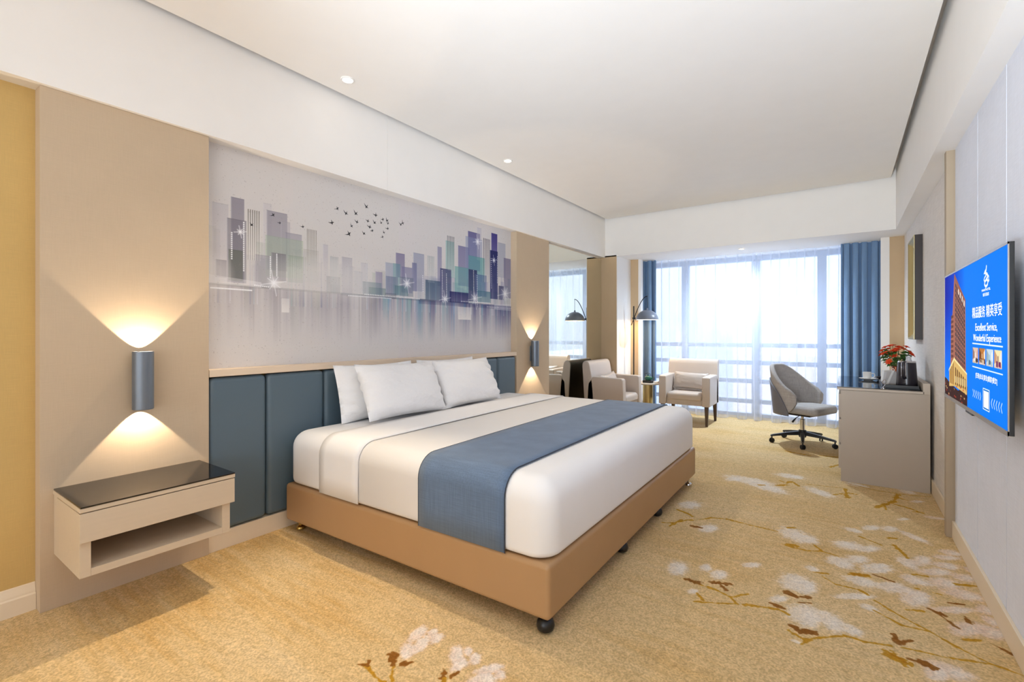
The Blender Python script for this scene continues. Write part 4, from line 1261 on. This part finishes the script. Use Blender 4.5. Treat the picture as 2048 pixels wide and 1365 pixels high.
# ------------------------------------------------------------------ office chair
OX, OY = -.405, 6.47
FA = R(-24)    # direction the chair faces, from +x
oc = thing('office_chair', 'grey tweed swivel office chair with curved back beside the desk', 'office chair', (OX, OY, 0), FA)
b = rounded(bm_new(), -.22, .275, -.245, .245, .372, .462, .05, .03, 6)
for v in b.verts:
    v.co.y *= 1 - .10 * max(0, (-v.co.x - .05) / .2)
    if v.co.z > .43:
        v.co.z += .010 * (1 - (v.co.y / .25) ** 2)
obj('seat', b, 'greyfab', oc, angle=60)


def hprof(t):           # height of the shell's rim over the angle from the back
    a = abs(t)
    s_ = max(0.0, min(1.0, (a - .14) / .86))
    s_ = s_ * s_ * (3 - 2 * s_)
    return .895 - .285 * s_ - .025 * max(0, a - .9) / .1


TA = R(106)


def shell(u, v, r_off, top, zb, tmax=TA):
    t = (u * 2 - 1)
    ang = PI + t * tmax
    zt = zb + (hprof(t) * top + (1 - top) * zb - zb)
    endk = max(0.0, (abs(t) - .80) / .20)
    lo = zb + (zt - zb) * .55 * endk ** 2.2
    hi = zt - (zt - zb) * .12 * endk ** 2.5
    z = lo + (hi - lo) * v
    q = (z - .40) / .5
    rx = .262 + r_off + .055 * q
    ry = .272 + r_off + .03 * q
    return Vector((rx * math.cos(ang) - .0, ry * math.sin(ang), z))


b = bm_new()
NU, NV = 56, 14
tmp = bmesh.new()
TH = .026


def ring_pt(u, w_):
    # closed section: inner face up, over the rim, outer face down
    if w_ < .42:
        return shell(u, w_ / .42, -TH, 1.0, .385)
    if w_ < .58:
        a = (w_ - .42) / .16 * PI
        p_ = shell(u, 1.0, -TH * math.cos(a), 1.0, .385)
        p_.z += TH * .9 * math.sin(a)
        return p_
    return shell(u, 1 - (w_ - .58) / .42, TH, 1.0, .385)


NW = 40
V = [[tmp.verts.new(ring_pt(i / NU, j / NW)) for j in range(NW + 1)] for i in range(NU + 1)]
for i in range(NU):
    for j in range(NW):
        tmp.faces.new((V[i][j], V[i + 1][j], V[i + 1][j + 1], V[i][j + 1]))
    tmp.faces.new((V[i][0], V[i][NW], V[i + 1][NW], V[i + 1][0]))
tmp.faces.new(V[0])
tmp.faces.new(list(reversed(V[NU])))
bmesh.ops.recalc_face_normals(tmp, faces=tmp.faces)
merge(b, tmp)
obj('back_shell', b, 'greyfab', oc, angle=80)
b = bm_new()


def outer(u, v):
    t = (u * 2 - 1) * .86
    p_ = shell(t / 2 + .5, 0, TH + .008, 1, .36)
    zt = .36 + (hprof(t) - .36) * (.74 - .12 * max(0, abs(t) - .5))
    e = max(0.0, (abs(t) - .55) / .31)
    z0 = .35 + (zt - .35) * .0
    z = z0 + (zt - z0) * v * (1 - .85 * e ** 2.5)
    q = (z - .40) / .5
    ang = PI + t * TA
    return Vector(((.262 + TH + .010 + .055 * q) * math.cos(ang), (.272 + TH + .010 + .03 * q) * math.sin(ang), z))


grid(b, outer, 48, 12)
os_ = obj('outer_shell', b, 'greyleather', oc, angle=80)
md = os_.modifiers.new('thickness', 'SOLIDIFY')
md.thickness, md.offset = .012, 0
obj('seat_plate', box(bm_new(), -.14, .14, -.11, .11, .335, .374, .006), 'black', oc)
obj('gas_lift', lathe(bm_new(), [(0, .335), (.016, .335), (.016, .29), (.027, .285), (.027, .16), (.03, .155), (0, .155)], (0, 0, 0), 24), 'chrome', oc)
obj('hub', lathe(bm_new(), [(0, .075), (.035, .08), (.042, .10), (.042, .155), (.034, .165), (0, .165)], (0, 0, 0), 24), 'black', oc)
obj('lever', tube(bm_new(), [(.03, -.10, .345), (.035, -.19, .33), (.03, -.23, .305), (.028, -.26, .285)], [.004, .004, .009, .011], 8), 'black', oc)
cang = [202, 274, 346, 58, 130]
for a in cang:
    ca = R(a) - FA
    d = Vector((math.cos(ca), math.sin(ca), 0))
    n_ = Vector((-d.y, d.x, 0))
    tmp = bmesh.new()
    secs = []
    for s_, zt, zb, w_ in ((.03, .150, .105, .026), (.18, .126, .096, .021), (.318, .098, .078, .015), (.338, .090, .074, .012)):
        secs.append([tmp.verts.new(d * s_ + n_ * w_ * k + Vector((0, 0, z))) for k, z in ((-1, zb), (1, zb), (.75, zt), (-.75, zt))])
    for s0, s1 in zip(secs, secs[1:]):
        for k in range(4):
            tmp.faces.new((s0[k], s0[(k + 1) % 4], s1[(k + 1) % 4], s1[k]))
    tmp.faces.new(list(reversed(secs[0])))
    tmp.faces.new(secs[-1])
    bmesh.ops.recalc_face_normals(tmp, faces=tmp.faces)
    leg = obj('base_arm', merge(bm_new(), tmp), 'black', oc, angle=25)
    b = bm_new()
    p_ = d * .325
    tilt = Matrix.Rotation(ca + .6, 4, 'Z')
    for s_ in (-1, 1):
        tmp = bmesh.new()
        bmesh.ops.create_cone(tmp, cap_ends=True, segments=20, radius1=.027, radius2=.027, depth=.016)
        bmesh.ops.bevel(tmp, geom=[e for e in tmp.edges if len(e.link_faces) == 2 and any(len(f.verts) > 4 for f in e.link_faces)], offset=.005, segments=2, affect='EDGES')
        bmesh.ops.transform(tmp, matrix=Matrix.Translation(p_ + Vector((0, 0, .0275))) @ tilt @ Matrix.Translation((0, s_ * .012, 0)) @ Matrix.Rotation(R(90), 4, 'X'), verts=tmp.verts)
        merge(b, tmp)
    tube(b, [p_ + Vector((0, 0, .03)), p_ + Vector((0, 0, .082))], .008, 8)
    obj('castor', b, 'black', leg)

# ------------------------------------------------------------------ desk
dk = thing('desk', 'taupe writing desk with black glass top along the right wall', 'desk', (.26, 5.68, 0))
DT = .825
y0, y1 = 5.055, 6.30
obj('end_panel', box(bm_new(), -.030, .562, y0, y0 + .03, 0, DT - .030, .001), 'desk', dk, world=True)
obj('end_panel', box(bm_new(), -.030, .562, y1 - .03, y1, 0, DT - .030, .001), 'desk', dk, world=True)
obj('top_board', box(bm_new(), -.056, .525, y0 - .002, y1 + .002, DT - .028, DT - .007, .001), 'deskedge', dk, world=True)
obj('glass_top', box(bm_new(), -.058, .515, y0, y1, DT - .007, DT, .001), 'blackglass', dk, world=True)
obj('upstand', box(bm_new(), .517, .562, y0 - .002, y1 + .002, DT - .03, .885, .002), 'deskedge', dk, world=True)
obj('back_panel', box(bm_new(), .535, .553, y0 + .03, y1 - .03, 0.2, DT - .03), 'desk', dk, world=True)
cbm = bm_new()
box(cbm, -.022, .53, y0 + .03, y0 + .44, .10, DT - .031, .001)
obj('drawer_cabinet', cbm, 'desk', dk, world=True)
for k in range(3):
    z0 = .112 + k * .222
    dr = obj('drawer_front', box(bm_new(), -.046, -.023, y0 + .002, y0 + .44, z0, z0 + .205, .001), 'desk', dk, world=True)

# ------------------------------------------------------------------ things on the desk
DZ = DT + .0006
sau = obj('saucer', lathe(bm_new(), [(0, .003), (.03, .003), (.034, .0), (.038, .003), (.062, .012), (.078, .019), (.0785, .021), (.062, .0155), (.036, .007), (0, .007)], (0, 0, 0), 40), 'china')
sau.location = (.190, 5.87, DZ)
tag(sau, 'white saucer under the cup on the desk', 'saucer')
cup = thing('cup', 'white china cup on the saucer, on the desk', 'cup', (.180, 5.87, DZ + .0078))
obj('bowl', lathe(bm_new(), [(0, .002), (.022, 0), (.026, .004), (.034, .02), (.036, .072), (.0345, .073), (.032, .022), (.022, .008), (0, .007)], (0, 0, 0), 32), 'china', cup)
obj('handle', tube(bm_new(), [(.033, -.004, .06), (.055, -.012, .062), (.060, -.014, .04), (.05, -.010, .022), (.032, -.004, .022)], .004, 8), 'china', cup)
dsh = obj('dark_dish', lathe(bm_new(), [(0, .002), (.025, 0), (.03, .008), (.055, .034), (.056, .036), (.05, .034), (.026, .012), (0, .010)], (0, 0, 0), 32), 'kettle')
dsh.location = (.292, 5.93, DZ)
tag(dsh, 'shallow dark dish behind the saucer on the desk', 'dish')
tyb = bm_new()
box(tyb, .262, .508, 5.14, 5.70, 0, .008, .002)
for a in ((.262, .270, 5.14, 5.70), (.500, .508, 5.14, 5.70), (.262, .508, 5.14, 5.148), (.262, .508, 5.692, 5.70)):
    box(tyb, a[0], a[1], a[2], a[3], .004, .028, .002)
bmesh.ops.translate(tyb, vec=(-.385, -5.42, 0), verts=tyb.verts)
tray = obj('tray', tyb, 'black')
tray.location = (.385, 5.42, DZ)
tag(tray, 'black serving tray on the near end of the desk', 'tray')
TZ2 = DZ + .0086
kt = thing('kettle', 'dark plum electric kettle with chrome handle on the tray', 'kettle', (.437, 5.315, TZ2))
obj('body', lathe(bm_new(), [(0, 0), (.070, 0), (.074, .006), (.073, .03), (.062, .20), (.060, .208), (0, .208)], (0, 0, 0), 44), 'kettle', kt)
obj('rim', lathe(bm_new(), [(.0605, .203), (.0625, .206), (.0615, .214), (.057, .218), (0, .219)], (0, 0, 0), 44), 'chrome', kt)
obj('lid_knob', lathe(bm_new(), [(.022, .219), (.018, .236), (.020, .25), (.012, .256), (0, .257)], (.012, 0, 0), 20), 'clear', kt)
hd = bm_new()
ang = R(-108)
for s_ in (-1, 1):
    o1 = Vector((math.cos(ang), math.sin(ang), 0))
    n1_ = Vector((-o1.y, o1.x, 0)) * s_ * .014
    tube(hd, [o1 * .058 + n1_ + Vector((0, 0, .212)), o1 * .088 + n1_ + Vector((0, 0, .205)), o1 * .094 + n1_ + Vector((0, 0, .17)), o1 * .090 + n1_ + Vector((0, 0, .09)), o1 * .070 + n1_ + Vector((0, 0, .07))], .0035, 8)
obj('handle_trim', hd, 'chrome', kt)
hd = bm_new()
tube(hd, [o1 * .056 + Vector((0, 0, .210)), o1 * .086 + Vector((0, 0, .203)), o1 * .091 + Vector((0, 0, .17)), o1 * .087 + Vector((0, 0, .09)), o1 * .068 + Vector((0, 0, .072))], .012, 10)
obj('handle', hd, 'kettle', kt)
obj('switch', box(bm_new(), -.012, .012, -.004, .004, .018, .032, .002, mtx=Matrix.Translation(o1 * .0745) @ Matrix.Rotation(ang + PI / 2, 4, 'Z')), 'black', kt)
obj('spout', prism(bm_new(), [(-.012, .0), (.012, .0), (.0, .018)], 'z', .17, .206, 0, 2, Matrix.Rotation(ang + PI - PI / 2, 4, 'Z') @ Matrix.Translation((0, .058, 0))), 'kettle', kt)
# amenity holders
for k, (hx, hy, m, lab) in enumerate(((.330, 5.40, 'greycard', 'pale grey tapered holder with a white tag, front of the tray'), (.322, 5.545, 'paper', 'white tapered holder behind the pale grey one on the tray'))):
    o = thing('sachet_holder', lab, 'holder', (hx, hy, TZ2), R(15), 'tapered sachet holders on the tray')
    obj('body', prism(bm_new(), [(-.050, 0), (.050, 0), (.036, .118), (-.036, .118)], 'y', -.028, .028, .003), m, o)
    if k == 0:
        obj('tag', prism(bm_new(), [(-.040, .004), (-.024, .004), (.022, .128), (.006, .128)], 'y', -.0325, -.0295, .0005), 'paper', o, label='white diagonal tag')
        obj('tag_loop', tube(bm_new(), [(.006, -.031, .118), (-.004, -.031, .140), (.012, -.031, .146), (.022, -.031, .128)], .003, 8), 'paper', o)
gl_ = thing('clip_stand', 'small chrome clip stand at the left front corner of the tray', 'stand', (.268, 5.115, DZ))
obj('wire', tube(bm_new(), [(-.004, 0, .004), (.012, 0, .03), (-.012, 0, .05), (.006, 0, .075), (.018, 0, .062)], .0035, 8), 'chrome', gl_)
obj('foot', lathe(bm_new(), [(0, 0), (.016, 0), (.016, .004), (0, .006)], (0, 0, 0), 16), 'chrome', gl_)

# vase with orange flowers
vs = obj('vase', lathe(bm_new(), [(0, 0), (.034, 0), (.042, .012), (.046, .06), (.038, .10), (.027, .118), (.027, .150), (.031, .155), (.028, .156), (.024, .148), (.022, .11), (0, .10)], (0, 0, 0), 36), 'copper')
vs.location = (.385, 5.640, TZ2)
tag(vs, 'copper-brown vase holding the orange flowers on the tray', 'vase')
bq = thing('bouquet', 'bunch of orange-red flowers with green leaves in the copper vase', 'flowers', (.385, 5.640, TZ2 + .108))


def rosette(r):
    b = bm_new()
    for ring, (n, rr, up, size) in enumerate(((7, .9, .25, .62), (6, .62, .45, .52), (5, .34, .62, .40), (3, .14, .7, .28))):
        for k in range(n):
            a = 2 * PI * k / n + ring * .4
            d = Vector((math.cos(a), math.sin(a), 0))
            s_ = Vector((-d.y, d.x, 0))
            z = Vector((0, 0, 1))
            c = d * rr * r * .45
            tip = d * rr * r + z * up * r * .6
            tmp = bmesh.new()
            pts = [c * .3 + z * .05 * r, c + s_ * size * r * .45 + z * up * r * .25, tip + s_ * size * r * .28 + z * .1 * r, tip + d * .12 * r, tip - s_ * size * r * .28 + z * .1 * r, c - s_ * size * r * .45 + z * up * r * .25]
            vv = [tmp.verts.new(p) for p in pts]
            mid = tmp.verts.new(c * 1.1 + z * up * r * .12)
            for i in range(6):
                tmp.faces.new((vv[i], vv[(i + 1) % 6], mid))
            merge(b, tmp)
    lathe(b, [(0, -.25 * r), (.18 * r, -.15 * r), (.3 * r, .05 * r), (0, .1 * r)], (0, 0, 0), 8)
    return b


rp = random.Random(31)
src = None
ctr = Vector((.0, 0, .04))
blooms = []
for p_ in ((-.100, -.015, .185), (-.078, .01, .215), (-.045, -.02, .228), (-.022, .03, .232), (.020, -.02, .222), (.075, .0, .222), (.062, .045, .20), (.098, -.01, .172), (.112, -.03, .152), (-.012, -.055, .185), (.005, -.035, .200), (-.086, -.05, .160), (-.062, -.055, .168), (-.018, -.07, .142), (-.052, -.06, .085), (.03, .06, .215), (-.05, .06, .20), (.10, .05, .16), (-.10, .05, .15)):
    P = Vector(p_)
    blooms.append(P)
    d = (P - ctr).normalized()
    r = rp.uniform(.026, .034) * (1.15 if p_[1] < .02 else 1)
    if src is None:
        src = obj('flower_head', rosette(1.0), 'petal', bq, angle=60)
        o = src
    else:
        o = src.copy()
        COL.objects.link(o)
        o.parent = bq
    o.location = P
    o.rotation_euler = d.to_track_quat('Z', 'Y').to_euler()
    o.scale = (r, r, r * .9)
sb = bm_new()
for P in blooms:
    tube(sb, [Vector((P.x * .08, P.y * .08, .0)), Vector((P.x * .35, P.y * .35, .07)), P * .97], .0018, 5)
st_o = obj('stems', sb, 'stem', bq)


def leaf_mesh():
    b = bm_new()

    def f(u, v):
        w_ = .36 * math.sin(PI * min(1, u * 1.02)) ** .75 * (1 - .35 * u)
        return Vector((u, (v - .5) * 2 * w_, .12 * math.sin(PI * u) - .22 * u * u + .10 * abs(v - .5) * 2))
    return grid(b, f, 8, 4)


src = None
for k in range(90):
    a = rp.uniform(0, 2 * PI)
    zz = rp.uniform(.05, .185)
    rad = rp.uniform(.015, .05) + .28 * max(0, zz - .04) * rp.uniform(.5, 1)
    P = Vector((rad * math.cos(a), rad * math.sin(a) * .8, zz))
    if src is None:
        src = obj('leaf', leaf_mesh(), 'leaf', bq, angle=180)
        o = src
    else:
        o = src.copy()
        COL.objects.link(o)
        o.parent = bq
    s_ = rp.uniform(.042, .066)
    o.location = P
    o.rotation_euler = (rp.uniform(-.5, .5), rp.uniform(-.5, .5), a + rp.uniform(-.6, .6))
    o.scale = (s_, s_, s_)

# ------------------------------------------------------------------ framed mirror above the desk
fx0, fx1, fy0, fy1, fz0, fz1 = .524, .5855, 5.746, 6.255, 1.232, 2.205
fr = thing('framed_mirror', 'deep-framed wall mirror with gold lip above the desk', 'mirror', (.5855, (fy0 + fy1) / 2, fz0))
b = bm_new()
box(b, fx0 + .004, fx1, fy0, fy0 + .02, fz0, fz1)
box(b, fx0 + .004, fx1, fy1 - .02, fy1, fz0, fz1)
box(b, fx0 + .004, fx1, fy0 + .02, fy1 - .02, fz0, fz0 + .02)
box(b, fx0 + .004, fx1, fy0 + .02, fy1 - .02, fz1 - .02, fz1)
obj('frame_side', b, 'darkframe', fr, smooth=False, world=True)
tmp = bmesh.new()
loops = []
for ins, x in ((0, fx0 + .004), (.0, fx0), (.012, fx0 - .002), (.055, fx0 + .036), (.06, fx0 + .036)):
    loops.append([tmp.verts.new((x, y, z)) for y, z in ((fy0 + ins, fz0 + ins), (fy1 - ins, fz0 + ins), (fy1 - ins, fz1 - ins), (fy0 + ins, fz1 - ins))])
for a, c in zip(loops, loops[1:]):
    for k in range(4):
        tmp.faces.new((a[k], a[(k + 1) % 4], c[(k + 1) % 4], c[k]))
bmesh.ops.recalc_face_normals(tmp, faces=tmp.faces)
obj('gold_lip', merge(bm_new(), tmp), 'gold', fr, smooth=False, world=True)
obj('mirror_glass', box(bm_new(), fx0 + .038, fx0 + .043, fy0 + .021, fy1 - .021, fz0 + .021, fz1 - .021), 'mirror', fr, smooth=False, world=True)

# ------------------------------------------------------------------ television
TVX, TY0, TY1, TVZ0, TVZ1 = .480, 2.416, 3.753, .927, 1.626
tv = thing('television', 'large wall-mounted flat television showing a blue hotel advertisement', 'television', (.568, (TY0 + TY1) / 2, TVZ0))
obj('housing', box(bm_new(), TVX + .002, TVX + .016, TY0, TY1, TVZ0, TVZ1, .001), 'tvback', tv, world=True)
obj('rear_cover', box(bm_new(), TVX + .016, TVX + .045, TY0 + .14, TY1 - .14, TVZ0 + .04, TVZ0 + .46, .008), 'tvback', tv, world=True)
obj('wall_bracket', box(bm_new(), TVX + .045, .568, 2.93, 3.23, TVZ0 + .12, TVZ0 + .40, .002), 'black', tv, world=True)
b = bm_new()
box(b, TVX - .001, TVX + .002, TY0, TY1, TVZ0, TVZ0 + .016)
box(b, TVX - .001, TVX + .002, TY0, TY1, TVZ1 - .008, TVZ1)
box(b, TVX - .001, TVX + .002, TY0, TY0 + .008, TVZ0, TVZ1)
box(b, TVX - .001, TVX + .002, TY1 - .008, TY1, TVZ0, TVZ1)
box(b, TVX, TVX + .014, TY0 + .002, TY1 - .002, TVZ0 - .004, TVZ0)
obj('bezel', b, 'tvbezel', tv, smooth=False, world=True)
tmp = bmesh.new()
q_ = [(TVX + .0012, TY1 - .008, TVZ0 + .016), (TVX + .0012, TY0 + .008, TVZ0 + .016), (TVX + .0012, TY0 + .008, TVZ1 - .008), (TVX + .0012, TY1 - .008, TVZ1 - .008)]
tmp.faces.new([tmp.verts.new(p) for p in q_])
bmesh.ops.recalc_face_normals(tmp, faces=tmp.faces)
sc_o = obj('screen', merge(bm_new(), tmp), 'screen', tv, smooth=False, world=True, label='lit screen with tower building picture and white lettering')
tl_ = tv.location
uv_planar(sc_o, lambda c: ((TY1 - (c.y + tl_.y)) / (TY1 - TY0), ((c.z + tl_.z) - TVZ0) / (TVZ1 - TVZ0)))
obj('sensor_bar', box(bm_new(), TVX, TVX + .02, 3.02, 3.16, TVZ0 - .014, TVZ0 - .003, .002), 'black', tv, world=True)
M['tvtext'] = mat('screen_white_text', (255, 255, 255), 0.5, var=0, emit=(250, 252, 255), es=0.58)


def screen_text(body, s0, s1, t0, t1, bold=0.0):
    cu = bpy.data.curves.new('txt', 'FONT')
    cu.body = body
    cu.size = 1.0
    cu.offset = bold
    cu.resolution_u = 3
    to = bpy.data.objects.new('txt', cu)
    COL.objects.link(to)
    dg = bpy.context.evaluated_depsgraph_get()
    me = bpy.data.meshes.new_from_object(to.evaluated_get(dg))
    bpy.data.objects.remove(to, do_unlink=True)
    if not me.vertices:
        return
    xs_ = [v.co.x for v in me.vertices]
    ys_ = [v.co.y for v in me.vertices]
    ax, bx2, ay, by2 = min(xs_), max(xs_), min(ys_), max(ys_)
    Wd = TY1 - TY0
    Hd = TVZ1 - TVZ0
    for v in me.vertices:
        s_ = s0 + (s1 - s0) * (v.co.x - ax) / (bx2 - ax)
        t_ = t0 + (t1 - t0) * (v.co.y - ay) / (by2 - ay)
        v.co = Vector((TVX + .0006, TY1 - s_ * Wd, TVZ0 + t_ * Hd)) - tv.location
    me.materials.clear()
    me.materials.append(M['tvtext'])
    o = bpy.data.objects.new('screen_text', me)
    COL.objects.link(o)
    o.parent = tv


screen_text('精品服务 精英享受', .555, .933, .625, .697, .001)
screen_text('Excellent Service,', .603, .882, .535, .590)
screen_text('Wonderful Experience', .570, .925, .463, .522)
screen_text('YINHE HOTEL', .690, .804, .781, .795)
screen_text('银河酒店', .708, .786, .750, .770)
screen_text('[住宿|会议|宴会|婚宴|餐饮]', .606, .882, .238, .278)
